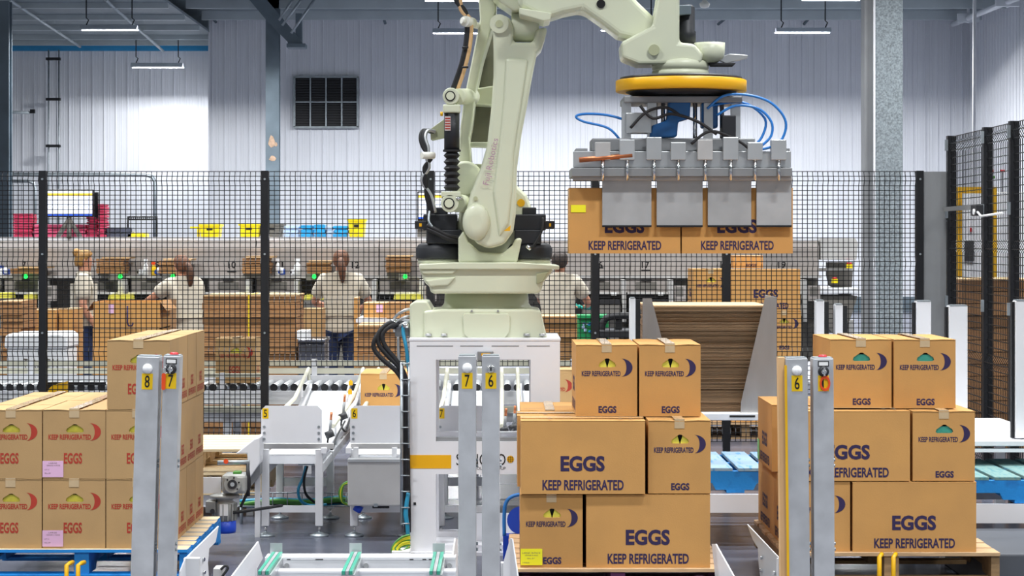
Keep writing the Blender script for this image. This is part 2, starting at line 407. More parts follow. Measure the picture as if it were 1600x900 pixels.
# ---------------------------------------------------------------- safety fence
DF = 15.8
def mesh_panel(x0, x1, z0, z1, y, parent, sp=.037, sh=.034, th=.0026, along='x', folds=(.97, .66, .33, .03)):
    """welded wire mesh with V folds; along 'x' at depth y, or along 'y' at X=y"""
    b = MB(); H = z1-z0
    zs = [(z0, 0)]
    for f in sorted(folds):
        c = z0+f*H
        zs += [(c-.045, 0), (c, -.025), (c+.045, 0)]
    zs += [(z1, 0)]
    zs = [(min(max(z, z0), z1), d) for z, d in zs]
    def dep(z):
        for (za, da), (zb, db) in zip(zs, zs[1:]):
            if za <= z <= zb and zb > za: return da+(db-da)*(z-za)/(zb-za)
        return 0
    def pt(u, d, z): return (u, y+d, z) if along == 'x' else (y+d, u, z)
    n = int((x1-x0)/sp)
    for i in range(n+1):
        u = x0+(x1-x0)*i/n
        vs = []; 
        for z, d in zs: vs += [pt(u-th, d-th, z), pt(u+th, d-th, z), pt(u+th, d+th, z), pt(u-th, d+th, z)]
        m = len(zs); b.add(vs, [(j*4+k, j*4+(k+1) % 4, j*4+4+(k+1) % 4, j*4+4+k) for j in range(m-1) for k in range(4)])
    m = int(H/sh)
    for j in range(m+1):
        z = z0+H*j/m; d = dep(z)-2*th
        p, q = pt(x0, d-th, z-th), pt(x1, d+th, z+th)
        b.box([min(p[i], q[i]) for i in range(3)], [max(p[i], q[i]) for i in range(3)])
    o = b.build('mesh_panel', 'wire_black', parent); return o
posts = [-60, 67, 414, 673, 930, 1135, 1437]
zt = Z(268, DF); zb = Z(690, DF)
t = thing('safety_fence', 'black wire mesh safety fence across the hall behind the robot', 'fence', (0, DF, 0))
for px in posts:
    x = X(px, DF); o = MB().box((x-.026, DF-.02, 0), (x+.026, DF+.03, zt+.005)).build('post', 'black_steel', t)
    for zz in (Z(280, DF), Z(397, DF), Z(520, DF)): MB().cyl((x, DF-.026, zz), (x, DF-.018, zz), .008, 8).build('bolt', 'galvanized', o)
    MB().box((x-.06, DF-.05, 0), (x+.06, DF+.06, .012)).build('foot_plate', 'black_steel', t)
for a, b_ in zip(posts, posts[1:]):
    mesh_panel(X(a, DF)+.03, X(b_, DF)-.03, Z(572, DF) if a in (414, 673) else zb, zt, DF+.012, t)
# grey filler sheet and the fence running towards the viewer on the right
XF = X(1486, DF)
t = thing('corner_sheet', 'plain grey sheet-metal panel closing the fence corner', 'panel', (X(1461, DF), DF, 0))
MB().box((X(1443, DF), DF+.01, .1), (X(1479, DF), DF+.022, zt)).build('sheet', 'grey_sheet', t)
for zz in (Z(345, DF), Z(470, DF)): MB().cyl((X(1481, DF), DF, zz), (X(1481, DF), DF+.012, zz), .01, 8).build('rivet', 'galvanized', t)
t = thing('side_fence', 'tall black wire mesh fence running towards the viewer at right', 'fence', (XF, 14, 0))
zs_ = 2.48; yy = [15.8, 14.62, 13.86, 12.9]
for y in yy:
    MB().box((XF-.03, y-.03, 0), (XF+.03, y+.03, zs_)).build('post', 'black_steel', t)
    for zz in (Z(225, DF), Z(330, DF), Z(468, DF)):
        MB().box((XF-.05, y-.045, zz-.05), (XF-.031, y-.02, zz+.03)).build('clamp_plate', 'galvanized', t)
for a, b_ in zip(yy, yy[1:]):
    mesh_panel(b_+.03, a-.03, .15, zs_-.01, XF, t, sp=.05, sh=.05, along='y')
t = thing('gate_bolt', 'pale sliding bolt with a cable on the side fence gate', 'bolt', (XF-.06, 15.2, Z(322, 15.2)))
MB().box((XF-.07, 14.66, Z(328, 15.)), (XF-.045, 15.75, Z(321, 15.))).build('bar', 'stainless', t)
MB().box((XF-.09, 14.55, Z(337, 14.6)), (XF-.04, 14.72, Z(320, 14.6))).build('switch_body', 'dark_plastic', t, .004)
MB().cyl((XF-.1, 14.6, Z(331, 14.6)), (XF-.085, 14.6, Z(331, 14.6)), .02, 12).build('knob', 'white_plastic', t)
MB().tube([(XF-.08, 14.56, Z(331, 14.6)), (XF-.09, 14.4, Z(338, 14.4)), (XF-.08, 14.2, Z(336, 14.2)), (XF-.05, 13.95, Z(333, 14))], .008, 6).build('cable', 'white_plastic', t)

# ---------------------------------------------------------------- lettering
TXT = {}
def text_mesh(s, bold=.0):
    k = (s, bold)
    if k in TXT: return TXT[k]
    c = bpy.data.curves.new('t', 'FONT'); c.body = s; c.size = 1; c.resolution_u = 3; c.offset = bold
    o = bpy.data.objects.new('t', c); COL.objects.link(o); bpy.context.view_layer.update()
    me = bpy.data.meshes.new_from_object(o.evaluated_get(bpy.context.evaluated_depsgraph_get()))
    vs = [(v.co.x, v.co.y) for v in me.vertices]; fs = [tuple(p.vertices) for p in me.polygons]
    bpy.data.objects.remove(o); bpy.data.curves.remove(c); bpy.data.meshes.remove(me)
    x0 = min(v[0] for v in vs); x1 = max(v[0] for v in vs); y0 = min(v[1] for v in vs); y1 = max(v[1] for v in vs)
    vs = [((a-x0)/(x1-x0), (b-y0)/(y1-y0)) for a, b in vs]
    TXT[k] = (vs, fs); return TXT[k]
def put_text(mb, s, x, z, w, h, m=None, y=0, bold=0):
    """lower-left corner x,z; width w, height h; lies in the XZ plane at y, facing -y"""
    vs, fs = text_mesh(s, bold)
    mb.add([(x+a*w, y, z+b*h) for a, b in vs], fs, m=m)
def put_poly(mb, poly, y=0, m=None):
    n = len(poly); a = sum(poly[i][0]*poly[(i+1) % n][1]-poly[(i+1) % n][0]*poly[i][1] for i in range(n))
    if a < 0: poly = poly[::-1]
    mb.add([(x, y, z) for x, z in poly], [tuple(range(n))], m=m)
def crescent(cx, cz, w, h):
    """moon opening to the left, fits w x h box with centre cx,cz"""
    out = []; N = 14
    for i in range(N+1):
        a = -PI/2+PI*i/N; out.append((cx-w/2+w*math.cos(a)*1.0, cz+h/2*math.sin(a)))
    inn = []
    for i in range(1, N):
        a = PI/2-PI*i/N; inn.append((cx-w/2+w*.44*math.cos(a), cz+h/2*.98*math.sin(a)))
    return out, inn
def put_moon(mb, cx, cz, w, h, y=0, m=None):
    out, inn = crescent(cx, cz, w, h)
    inn = [out[-1]]+inn+[out[0]]; inn = inn[::-1]
    vs = [(x, y, z) for x, z in out]+[(x, y, z) for x, z in inn]; n = len(out)
    mb.add(vs, [(i, i+1, n+i+1, n+i)[::-1] for i in range(n-1)], m=m)

# ---------------------------------------------------------------- egg cartons
def carton_proto(w, l, h, board, ink, tray, half, seed, bulge):
    """stands on z=0, short end at y=-l/2 looks to -y"""
    rnd = random.Random(seed); e = .0008
    t = thing('egg_carton', 'x', 'carton')
    hz0, hz1 = (.222, .262) if half else (.24, .283); hw = .043; hc = .003
    hole = [(-hw+hc, hz0+.006), (-hw+.008+hc, hz0), (hw-.008+hc, hz0), (hw+hc, hz0+.006), (hw-.004+hc, hz0+.019), (hc+.006, hz1), (hc-.006, hz1), (-hw+.004+hc, hz0+.019)]
    b = MB(); x0, x1, y0, y1 = -w/2, w/2, -l/2, l/2
    b.add([(x0, y1, 0), (x1, y1, 0), (x1, y1, h), (x0, y1, h), (x0, y0, 0), (x1, y0, 0), (x1, y0, h), (x0, y0, h)], [(1, 0, 3, 2), (5, 1, 2, 6), (0, 4, 7, 3), (0, 1, 5, 4)])
    # front end with the hand hole: ring of quads/tris between hole and rim
    rim = [(x0, 0), (x1, 0), (x1, hz0+.019), (x1, h), (x0, h), (x0, hz0+.019)]
    vs = [(x, y0, z) for x, z in rim]+[(x, y0, z) for x, z in hole]
    H = lambda i: 6+i
    b.add(vs, [(0, 1, H(2), H(1)), (1, 2, H(4), H(3), H(2)), (2, 3, H(5), H(4)), (3, 4, H(6), H(5)), (4, 5, H(7), H(6)), (5, 0, H(1), H(0), H(7))])
    n = len(hole)
    b.add([(x, y0, z) for x, z in hole]+[(x, y0+.006, z) for x, z in hole], [((i+1) % n, i, n+i, n+(i+1) % n) for i in range(n)])
    b.build('body', board, t)
    # what shows through the hand hole
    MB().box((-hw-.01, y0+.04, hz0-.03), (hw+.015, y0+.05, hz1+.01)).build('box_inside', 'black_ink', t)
    tr = MB(); k = hz0+.034
    poly = [(-hw-.003, hz0-.01), (hw+.008, hz0-.01), (hw+.004, hz0+.016), (.02, k), (-.016, k), (-hw, hz0+.016)]
    if half or tray == 'egg_tray_teal': tr.prism(poly, y0+.012, y0+.02)
    else:
        tr.prism([(-hw-.003, hz0-.01), (hc-.002, hz0-.01), (hc-.003, hz0+.006), (hc-.013, hz1-.004), (-hw, hz0+.024)], y0+.008, y0+.016)
        tr.prism([(hc+.002, hz0-.01), (hw+.008, hz0-.01), (hw+.006, hz0+.024), (hc+.013, hz1-.004), (hc+.003, hz0+.006)], y0+.008, y0+.016)
    tr.build('egg_tray', tray, t)
    # flaps: two lids meeting along the length, slightly sprung
    for s_ in (-1, 1):
        nx, ny = 5, 8; vs = []; g = .0012
        for j in range(ny+1):
            for i in range(nx+1):
                u = i/nx; v = j/ny; x = s_*(g+(w/2-g)*(1-u)); y = y0+(y1-y0)*v
                z = h+.002+bulge*(.25+.75*math.sin(PI*min(1, u*1.2)))*(.35+.65*abs(2*v-1)**2*(.6+.4*rnd.random()))*(1-u)**.3
                if i == 0: z = h+.003+bulge*.25
                vs.append((x, y-.0015 if j == 0 else (y+.0015 if j == ny else y), z))
        q = len(vs); fs = []
        for j in range(ny):
            for i in range(nx):
                c = (j*(nx+1)+i, j*(nx+1)+i+1, (j+1)*(nx+1)+i+1, (j+1)*(nx+1)+i)
                fs.append(c[::-1] if s_ > 0 else c)
        vs += [(x, y, z-.003) for x, y, z in vs]
        ring = [i for i in range(nx+1)]+[j*(nx+1)+nx for j in range(1, ny+1)]+[ny*(nx+1)+i for i in range(nx-1, -1, -1)]+[j*(nx+1) for j in range(ny-1, 0, -1)]
        fs += [(ring[i], ring[(i+1) % len(ring)], q+ring[(i+1) % len(ring)], q+ring[i]) for i in range(len(ring))]
        fs += [tuple(q+i for i in f[::-1]) for f in fs[:nx*ny]]
        # flip so that outer side faces up
        me = MB().add(vs, [f[::-1] for f in fs] if False else fs); me.build('flap', board, t)
    tp = MB(); tw = .024; zt_ = h+.0055+bulge*1.05
    tp.box((-tw, y0-.0012, zt_-.0006), (tw, y1+.0012, zt_)); tp.box((-tw, y0-.0014, h-.034), (tw, y0-.0006, zt_)); tp.box((-tw, y1+.0006, h-.05), (tw, y1+.0014, zt_))
    tp.build('tape', 'tape', t)
    # print
    A = Matrix.Translation((0, y0-e, 0)); L_ = Matrix.Translation((x0-e, 0, 0)) @ Matrix.Rotation(-PI/2, 4, 'Z'); R_ = Matrix.Translation((x1+e, 0, 0)) @ Matrix.Rotation(PI/2, 4, 'Z')
    mn = MB()
    def line(s, x, z, w_, h_, M, bold):
        b = MB(); put_text(b, s, x, z, w_, h_, M, bold=bold); b.build('lettering', ink, t)
    def side(M, tall):
        if half: line('EGGS', -.045, .07, .09, .052, M, .025); line('KEEP REFRIGERATED', -.125, .02, .25, .035, M, .02)
        else: line('EGGS', -.108, .108, .212, .075, M, .04); line('KEEP REFRIGERATED', -.195, .018, .39, .05, M, .028)
    if half:
        line('KEEP REFRIGERATED', -w/2+.026, .188, .205, .025, A, .028); line('EGGS', -w/2+.1, .072, .088, .052, A, .03)
        put_moon(mn, -w/2+.252, .225, .053, .084, 0, A)
    else:
        line('KEEP REFRIGERATED', -w/2+.028, .196, .19, .026, A, .026); line('EGGS', -w/2+.11, .016, .088, .034, A, .04)
        put_moon(mn, -w/2+.25, .238, .054, .088, 0, A)
    side(L_, True); side(R_, True)
    mn.build('moon_mark', ink, t)
    if not half:      # faint handling notes printed across the flaps
        for yy_ in (-.24, -.19, .15): nt = MB(); put_text(nt, 'KEEP REFRIGERATED', x0+.015, 0, .1, .016, Matrix.Translation((0, yy_, h+.0062+bulge)) @ Matrix.Rotation(-PI/2, 4, 'X')); nt.build('lid_print', 'grey_ink', t)
    kids = [(c, []) for c in COL.objects if c.parent == t]
    return t, kids
CW, CLN, CH = .300, .595, .347
PROTO = {}
for key, args in {'purple': (CW, CLN, CH, 'cardboard', 'purple_ink', 'egg_tray_yellow', False, 1, .0025), 'purple2': (CW, CLN, CH, 'cardboard', 'purple_ink', 'egg_tray_yellow', False, 2, .005),
                  'teal': (CW, CLN, CH, 'cardboard', 'purple_ink', 'egg_tray_teal', False, 4, .004),
                  'red': (.300, .300, .328, 'cardboard_red', 'red_ink', 'egg_tray_yellow', True, 3, .0025), 'red2': (.300, .300, .328, 'cardboard_red', 'red_ink', 'egg_tray_yellow', True, 5, .004)}.items():
    PROTO[key] = carton_proto(*args)
def carton(kind, loc, rz, label, group, ry=0):
    r, k = PROTO[kind]
    return copy_thing(r, k, loc, rz+random.uniform(-.003, .003), label, group, ry)
def sticker(parent, x, y, z, w_, h_, mt, lines, ink='black_ink', qr=True):
    """paper label on the -y face of a carton in its own coordinates"""
    o = MB().box((x, y-.0016, z), (x+w_, y-.0004, z+h_)).build('sticker', mt, parent, ws=False)
    b = MB()
    for i, (s_, u, v, ww, hh) in enumerate(lines): put_text(b, s_, x+u*w_, z+v*h_, ww*w_, hh*h_, y=y-.002)
    if lines: b.build('sticker_print', ink, o, ws=False)
    return o

# ---------------------------------------------------------------- pallets
def pallet(label, cx, y0, z0, wd, dp, board, frame, cat='pallet', h=.14, nb=7, group='pallets', edge=None, center=None, turn=False):
    t = thing('pallet', label, cat, (cx, y0+dp/2, z0), group, PI/2 if turn else 0); x0, x1 = cx-wd/2, cx+wd/2; rr = random.Random(int(cx*100))
    bt = .018; gap = .03; bw = (dp-gap*(nb-1))/nb
    for i in range(nb):
        ya = y0+i*(bw+gap); j = rr.uniform(-.006, .006)
        MB().box((x0+j, ya, z0+h-bt+rr.uniform(-.001, 0)), (x1+rr.uniform(-.006, .006), ya+bw, z0+h)).build('deck_board', edge if edge and i in (0, nb-1) else board, t, .002, 1)
    for k, xc in enumerate((x0+.02, cx, x1-.02)):
        sw = .02 if k != 1 else .035
        poly = [(y0+.01, z0+.018), (y0+dp-.01, z0+.018), (y0+dp-.01, z0+h-bt), (y0+.01, z0+h-bt)]
        a, c = y0+.01, y0+dp-.01
        poly = [(a, .018), (a+dp*.15, .018), (a+dp*.17, .055), (a+dp*.37, .055), (a+dp*.39, .018), (a+dp*.6, .018), (a+dp*.62, .055), (a+dp*.82, .055), (a+dp*.84, .018), (c, .018), (c, h-bt), (a, h-bt)]
        b = MB(); n = len(poly)
        vs = [(xc-sw, y, z0+z) for y, z in poly]+[(xc+sw, y, z0+z) for y, z in poly]
        b.add(vs, [tuple(range(n))[::-1], tuple(range(n, 2*n))]+[(i, (i+1) % n, n+(i+1) % n, n+i) for i in range(n)])
        b.build('stringer', center if (center and k == 1) else frame, t)
    for ya in (y0, y0+dp/2-.05, y0+dp-.1): MB().box((x0, ya, z0), (x1, ya+.1, z0+.018)).build('bottom_board', frame, t)
    return t
# ---------------------------------------------------------------- left pallet: red-printed half cartons
YF = 10.46; px3 = lambda a: X(a, YF)
zl = Z(857, YF); hr = .334
pallet('blue pallet with pale deck boards under the red-printed cartons', (px3(-33)+px3(263))/2+.04, YF-.02, zl-.14, 1.02, 1.24, 'blue_edge_board', 'pallet_blue', nb=8)
coln = ['leftmost column', 'middle column', 'column by the steel posts']
lay = ['bottom layer', 'second layer', 'top layer']
rown = ['front row', 'second row', 'third row', 'back row']
G = 'red-printed egg cartons on the blue pallet'
for L_ in range(3):
    for c in range(3):
        for r in range(4):
            if L_ == 2 and c < 2: continue
            if L_ == 0 and r > 0 and c < 2: continue
            xc = px3(-33+99*c)+.1525; z = zl+L_*hr+.001
            o = carton('red' if (c+r+L_) % 2 else 'red2', (xc+random.uniform(-.0015, .0015)+(.004 if L_ == 2 else 0), YF+.152+r*.307, z), 0,
                   'brown egg carton with red print, %s, %s, %s' % (lay[L_], coln[c], rown[r]), G)
            if r == 0 and c == 1 and L_ < 2:
                sticker(o, -.152, -.1515, .008, .1, .078, 'pink_paper', [('LARGE', .3, .82, .4, .08), ('GRADE A EGGS', .2, .68, .65, .08), ('LOT 12', .1, .42, .22, .08), ('SELL BY', .1, .2, .3, .08)], 'grey_ink')
# ---------------------------------------------------------------- middle pallet
zm0 = Z(887, YF); xa = px3(813)
pallet('wooden pallet with purple blocks under the middle carton stack', px3(965), YF-.03, zm0-.14, 1.04, 1.24, 'pallet_wood', 'pallet_purple', nb=7)
G = 'purple-printed egg cartons on the middle pallet'
def mid(kind, px_l, Y0, layer, turned, label, dz=0, base=zm0, G=G, Yr=YF, sz=1):
    w_ = CLN if turned else CW; d_ = CW if turned else CLN
    o = carton(kind, (X(px_l, Yr)+w_/2, Y0+d_/2, base+layer*(CH+.0085)*sz+.001), (PI/2 if turned else 0), label, G)
    o.scale = (1, 1, sz); return o
o = mid('purple', 813, YF, 0, False, 'egg carton end with yellow label, bottom left of the middle stack')
sticker(o, -.148, -.2995, .012, .104, .078, 'yellow_paper', [('LARGE 18-PACK', .08, .7, .84, .1), ('GRADE A EGG', .2, .56, .6, .08), ('SELL BY', .3, .38, .35, .07), ('1950', .1, .1, .3, .08)], 'grey_ink')
mid('purple', 916, YF-.005, 0, True, 'long egg carton side, bottom right of the middle stack')
mid('purple', 917, YF+.305, 0, True, 'long egg carton behind the bottom right one of the middle stack')
mid('purple2', 814, YF-.02, 1, True, 'long egg carton side, second layer of the middle stack, at left')
mid('purple', 809, YF+.295, 1, True, 'long egg carton with grey tape behind the second layer of the middle stack')
mid('purple2', 1013, YF, 1, False, 'egg carton end, second layer of the middle stack, at right')
mid('purple', 902, YF+.2, 2, False, 'egg carton end, top left of the two crowning the middle stack')
mid('purple2', 1003, YF+.19, 2, False, 'egg carton end, top right of the two crowning the middle stack')
for L_ in (0, 1):
    for k, a in enumerate((815, 914, 1013)):
        mid('purple', a, YF+.62, L_, False, 'egg carton at the back of the middle stack, %s, %s' % (lay[L_], ['left', 'centre', 'right'][k]))
# ---------------------------------------------------------------- right pallet
YR = 10.5; zr0 = Z(862, YR); G = 'purple-printed egg cartons on the right pallet'
pallet('worn wooden pallet under the right carton stack', X(1392, YR), YR-.03, zr0-.14, 1.04, 1.24, 'pallet_wood', 'pallet_wood_dark', nb=7)
R = lambda *a, **k: mid(*a, base=zr0, G=G, Yr=YR, sz=.958, **k)
R('purple', 1231, YR, 0, False, 'egg carton end, bottom left of the right stack beside the steel post')
R('purple', 1332, YR-.01, 0, True, 'long egg carton side, bottom right of the right stack')
R('purple', 1333, YR+.31, 0, True, 'long egg carton behind the bottom right one of the right stack')
R('purple2', 1229, YR-.005, 1, True, 'long egg carton side, second layer of the right stack behind the post')
R('teal', 1426, YR, 1, False, 'egg carton end with turquoise tray, second layer of the right stack')
R('teal', 1304, YR+.14, 2, False, 'egg carton end with turquoise tray, top left of the right stack')
R('teal', 1404, YR+.12, 2, False, 'egg carton end with turquoise tray, top right of the right stack')
o = R('purple', 1223, YR+.42, 1, False, 'egg carton sticking out to the left, rear of the second layer of the right stack')
MB().box((-.1535, .22, .01), (-.1522, .295, .12)).build('sticker', 'green_paper', o, ws=False)
R('purple', 1231, YR+.605, 0, False, 'egg carton at the rear left corner of the bottom layer of the right stack')
for L_ in (0, 1):
    for k, a in enumerate((1332, 1431)): R('purple', a, YR+.62, L_, False, 'egg carton at the back of the right stack, %s, %s' % (lay[L_], ['centre', 'right'][k]))

# ---------------------------------------------------------------- yellow fork stops under the pallets
for lb, pxs, Y, top in (('yellow bent stop bracket before the blue pallet', (104, 122), 10.3, 881), ('yellow bent stop bracket before the right pallet', (1374, 1396), 10.3, 868)):
    t = thing('stop_bracket', lb, 'bracket', (X(pxs[0], Y), Y, 0), 'pallet stop brackets')
    for p in pxs: MB().tube([(X(p, Y), Y, 0), (X(p, Y), Y, Z(top+2, Y)), (X(p, Y)+.012, Y+.015, Z(top, Y)), (X(p, Y)+.02, Y+.05, Z(top, Y))], .011, 8).build('tine', 'yellow_paint', t)
    MB().box((X(pxs[0], Y)-.02, Y-.02, 0), (X(pxs[1], Y)+.02, Y+.03, .02)).build('foot', 'yellow_paint', t)

# ---------------------------------------------------------------- steel post pairs
YP = 9.6
def post(px0, px1, top, digit, head, label, lean, strip=False, tagk=None, seltop=False):
    x0, x1 = X(px0, YP), X(px1, YP); wd = x1-x0; h = Z(top, YP); g = 'steel control posts before the pallets'
    t = thing('control_post', label, 'post', ((x0+x1)/2, YP, 0), g); t.rotation_euler = (0, lean, 0); hw = wd/2
    B = lambda nm, b, mt, par=t, **k: b.build(nm, mt, par, ws=False, **k)
    B('body', MB().box((-hw, 0, 0), (hw, .1, h)), 'post_steel', bevel=.004)
    B('base_plate', MB().box((-hw-.02, -.03, 0), (hw+.02, .13, .012)), 'post_steel')
    B('top_cap', MB().box((-hw+.004, .004, h-.004), (hw-.004, .096, h+.004)), 'galvanized')
    s = YP/F; cx = 0; z1 = h-19*s
    if head == 'white': B('push_button', MB().lathe([(.022, 0), (.022, .006), (.019, .012), (.012, .017), (.004, .019)], (cx, 0, 0), 16, 'z'), 'white_plastic').matrix_local = Matrix.Translation((0, 0, z1)) @ Matrix.Rotation(PI/2, 4, 'X')
    elif head == 'key':
        k = B('key_switch', MB().lathe([(.024, 0), (.024, .006), (.018, .01), (.017, .02)], (0, 0, 0), 16), 'dark_plastic'); k.matrix_local = Matrix.Translation((0, 0, z1-.004)) @ Matrix.Rotation(PI/2, 4, 'X')
        MB().lathe([(.012, 0), (.012, .026), (.004, .028)], (0, 0, 0), 12).build('lock_barrel', 'chrome', k, ws=False)
        MB().box((-.004, -.018, .02), (.004, .018, .034)).build('key', 'chrome', k, ws=False)
        B('legend_plate', MB().box((-.024, -.003, z1+.018), (.024, 0, z1+.042)), 'black_ink'); B('legend_insert', MB().box((-.02, -.004, z1+.022), (.02, -.003, z1+.038)), 'white_paper')
        B('top_button', MB().lathe([(.02, h+.003), (.02, h+.008), (.014, h+.014)], (.004, .05, 0), 14), 'red_plastic')
    else:
        k = B('lock_switch', MB().lathe([(.018, 0), (.018, .008), (.013, .012)], (0, 0, 0), 16), 'chrome'); k.matrix_local = Matrix.Translation((0, 0, z1-.004)) @ Matrix.Rotation(PI/2, 4, 'X')
        MB().box((-.004, -.008, .01), (.004, .008, .016)).build('slot', 'dark_plastic', k, ws=False)
    sw, sh = .024, .035; zc_ = h-(39 if head != 'x' else 33)*s
    k = B('number_sticker', MB().box((-sw, -.0016, zc_-sh), (sw, .0, zc_+sh)), 'sticker_yellow')
    b = MB(); put_text(b, digit, -.011, zc_-.027, .022 if digit != '1' else .012, .054, y=-.0022, bold=.01); b.build('digit', 'black_ink', k, ws=False)
    if tagk == 'long':
        B('key_tag', MB().prism([(-.03+.009*math.cos(a*PI/8)*1.0-.0, zc_-.004+(.029 if 0 <= a <= 8 else -.027)+.009*math.sin(a*PI/8)) for a in range(16)], -.014, -.008), 'orange_plastic')
        B('key_ring', MB().tube([(-.024+.014*math.cos(a*PI/6), -.012, zc_+.045+.014*math.sin(a*PI/6)) for a in range(13)], .0016, 6), 'chrome')
    if tagk == 'oval':
        b = MB(); N_ = 20
        for i in range(N_):
            a0, a1 = 2*PI*i/N_, 2*PI*(i+1)/N_
            b.prism([(.006+r_*math.cos(a)*.68, zc_+r_*math.sin(a)) for r_, a in ((.034, a0), (.034, a1), (.022, a1), (.022, a0))], -.01, -.004)
        B('key_tag', b, 'orange_plastic')
    if strip: B('yellow_strip', MB().box((-hw-.006, -.002, 0), (-hw+.004, .012, h-.03)), 'yellow_paint'); B('light_curtain', MB().box((-hw-.03, .03, 0), (-hw-.001, .09, h+.004)), 'cardboard_pale')
    for zz in (.35, .72):                                              # cable glands in the gap between the posts
        B('bolt', MB().cyl((hw, .03, zz), (hw+.008, .03, zz), .007, 8), 'galvanized'); B('bolt', MB().cyl((hw, .03, zz+.025), (hw+.008, .03, zz+.025), .007, 8), 'galvanized')
    return t
post(201.5, 237, 557, '8', 'white', 'left post of the left pair, with white button and number 8', .028)
post(243, 269, 556, '7', 'key', 'right post of the left pair, with key switch and orange tag', .028, tagk='long')
post(716, 744, 556, '7', 'white', 'left post of the middle pair, with white button and number 7', 0)
post(753, 781, 556, '6', 'lock', 'right post of the middle pair, with lock and number 6', 0)
post(1233, 1267, 560, '6', 'white', 'left post of the right pair, with white button, 6 and yellow strip', -.012, strip=True)
post(1273, 1305, 560, '1', 'key', 'right post of the right pair, with key switch and orange oval tag', -.006, tagk='oval')
# ---------------------------------------------------------------- robot pedestal
spec('robot_cream', 'd7dbc1', .38, 0, .02, 3, coat=.2)
spec('robot_cream_dark', 'b9bd98', .5, 0, .05, 3)
spec('arm_shade', '6a6a5c', .7, 0, .15, 6)  # dark grey-green for the painted-in shade inside the robot arm
spec('clamp_grey', 'a6a8aa', .45, .2, .08, 6)
spec('motor_black', '24262b', .5, .1, .12, 8)
spec('rubber_black', '1d1d20', .65, 0, .05)
spec('label_stripes', 'd9c9c6', .6, 0, .02)
spec('orange_yellow', 'f0b205', .4, 0, .02)
spec('mauve_ink', 'b78fa6', .6, 0, .05)
spec('hose_blue', '2b7fd0', .35, 0, .05)
spec('cable_teal', '2a8fb4', .4, 0, .05)
spec('cable_yellow', 'd8d022', .45, 0, .08)
spec('cable_green', '4f8f3a', .45, 0, .1)
spec('aluminium', 'c3c6c8', .35, .7, .06, 5)
spec('cabinet_steel', 'b9b8b7', .45, .2, .06, 5)
spec('copper', 'b9714a', .35, .7, .08)
spec('grip_blue', '1f5f9c', .4, 0, .06)
def pxpoly(pts, Y): return [(X(a, Y), Z(b, Y)) for a, b in pts]
def pxbox(mb, x0, y0, x1, y1, Ya, Yb):
    """pixel rectangle at depth Ya, extruded back to Yb"""
    return mb.box((X(x0, Ya), Ya, Z(y1, Ya)), (X(x1, Ya), Yb, Z(y0, Ya)))
def pb(name, x0, y0, x1, y1, Ya, Yb, mt, parent, **k): return pxbox(MB(), x0, y0, x1, y1, Ya, Yb).build(name, mt, parent, **k)
YB = 11.9
t = thing('robot_pedestal', 'white welded pedestal with window openings and orange stripe under the robot', 'pedestal', (X(757, YB), YB+.4, 0))
def frame(Ya, Yb, nm):
    b = MB()
    for r in ((640, 533, 875, 562), (640, 562, 681, 868), (829, 562, 875, 868), (681, 690, 829, 741), (681, 852, 829, 868)):
        k = YB/F*(1.0); b.box((X(r[0], YB), Ya, Z(r[3], YB)), (X(r[2], YB), Yb, Z(r[1], YB)))
    return b.build(nm, 'white_paint', t)
frame(YB, YB+.1, 'front_frame'); frame(YB+.58, YB+.66, 'back_frame')
for a, b_ in ((640, 652), (863, 875)): 
    MB().box((X(a, YB), YB+.1, Z(741, YB)), (X(b_, YB), YB+.58, Z(690, YB))).box((X(a, YB), YB+.1, Z(562, YB)), (X(b_, YB), YB+.58, Z(533, YB))).build('side_rail', 'white_paint', t)
MB().box((X(639, YB), YB-.003, Z(533, YB)), (X(876, YB), YB+.663, Z(528.5, YB))).build('top_plate', 'white_paint', t, .003)
MB().box((X(632, YB), YB-.05, 0), (X(883, YB), YB+.68, .018)).build('floor_plate', 'white_paint', t)
pb('sill', 681, 684, 829, 698, YB+.02, YB+.09, 'grey_sheet', t)
pb('orange_stripe', 640.5, 711, 705, 732, YB-.0015, YB, 'orange_yellow', t)
for a, b_ in ((651, 708), (719, 755), (768, 811), (823, 859)): pb('slot', a, 540, b_, 541.4, YB-.001, YB, 'grey_sheet', t)
b = MB(); put_text(b, 'SANOVO', X(713, YB), Z(727, YB), 77*S(YB), 18*S(YB), y=YB-.0015); b.build('logo_lettering', 'black_ink', t)
b = MB(); put_text(b, 'TECHNOLOGY GROUP', X(724, YB), Z(734, YB), 66*S(YB), 4.6*S(YB), y=YB-.0015); b.build('logo_subline', 'black_ink', t)
g = MB(); c = P(797.5, 717.5, YB); r_ = 5.6*S(YB)
g.cyl((c.x, YB-.0018, c.z), (c.x, YB, c.z), r_, 24).build('globe_mark', 'orange_yellow', t)
g = MB()
for q in (-.5, 0, .5): g.cbox((c.x+q*r_, YB-.0022, c.z), (.0015, .0006, 1.7*r_)); g.cbox((c.x, YB-.0022, c.z+q*r_), (1.7*r_, .0006, .0015))
g.build('globe_grid', 'black_ink', t)
pb('hole_plug', 646, 785, 650, 789, YB-.004, YB, 'black_ink', t)
pb('stop_box', 746, 549, 771, 564, YB-.05, YB, 'grey_sheet', t, bevel=.004); pb('stop_box_label', 752, 552, 766, 556, YB-.052, YB-.05, 'orange_yellow', t)
pb('lower_cover', 740, 802, 812, 858, YB+.4, YB+.42, 'white_paint', t)

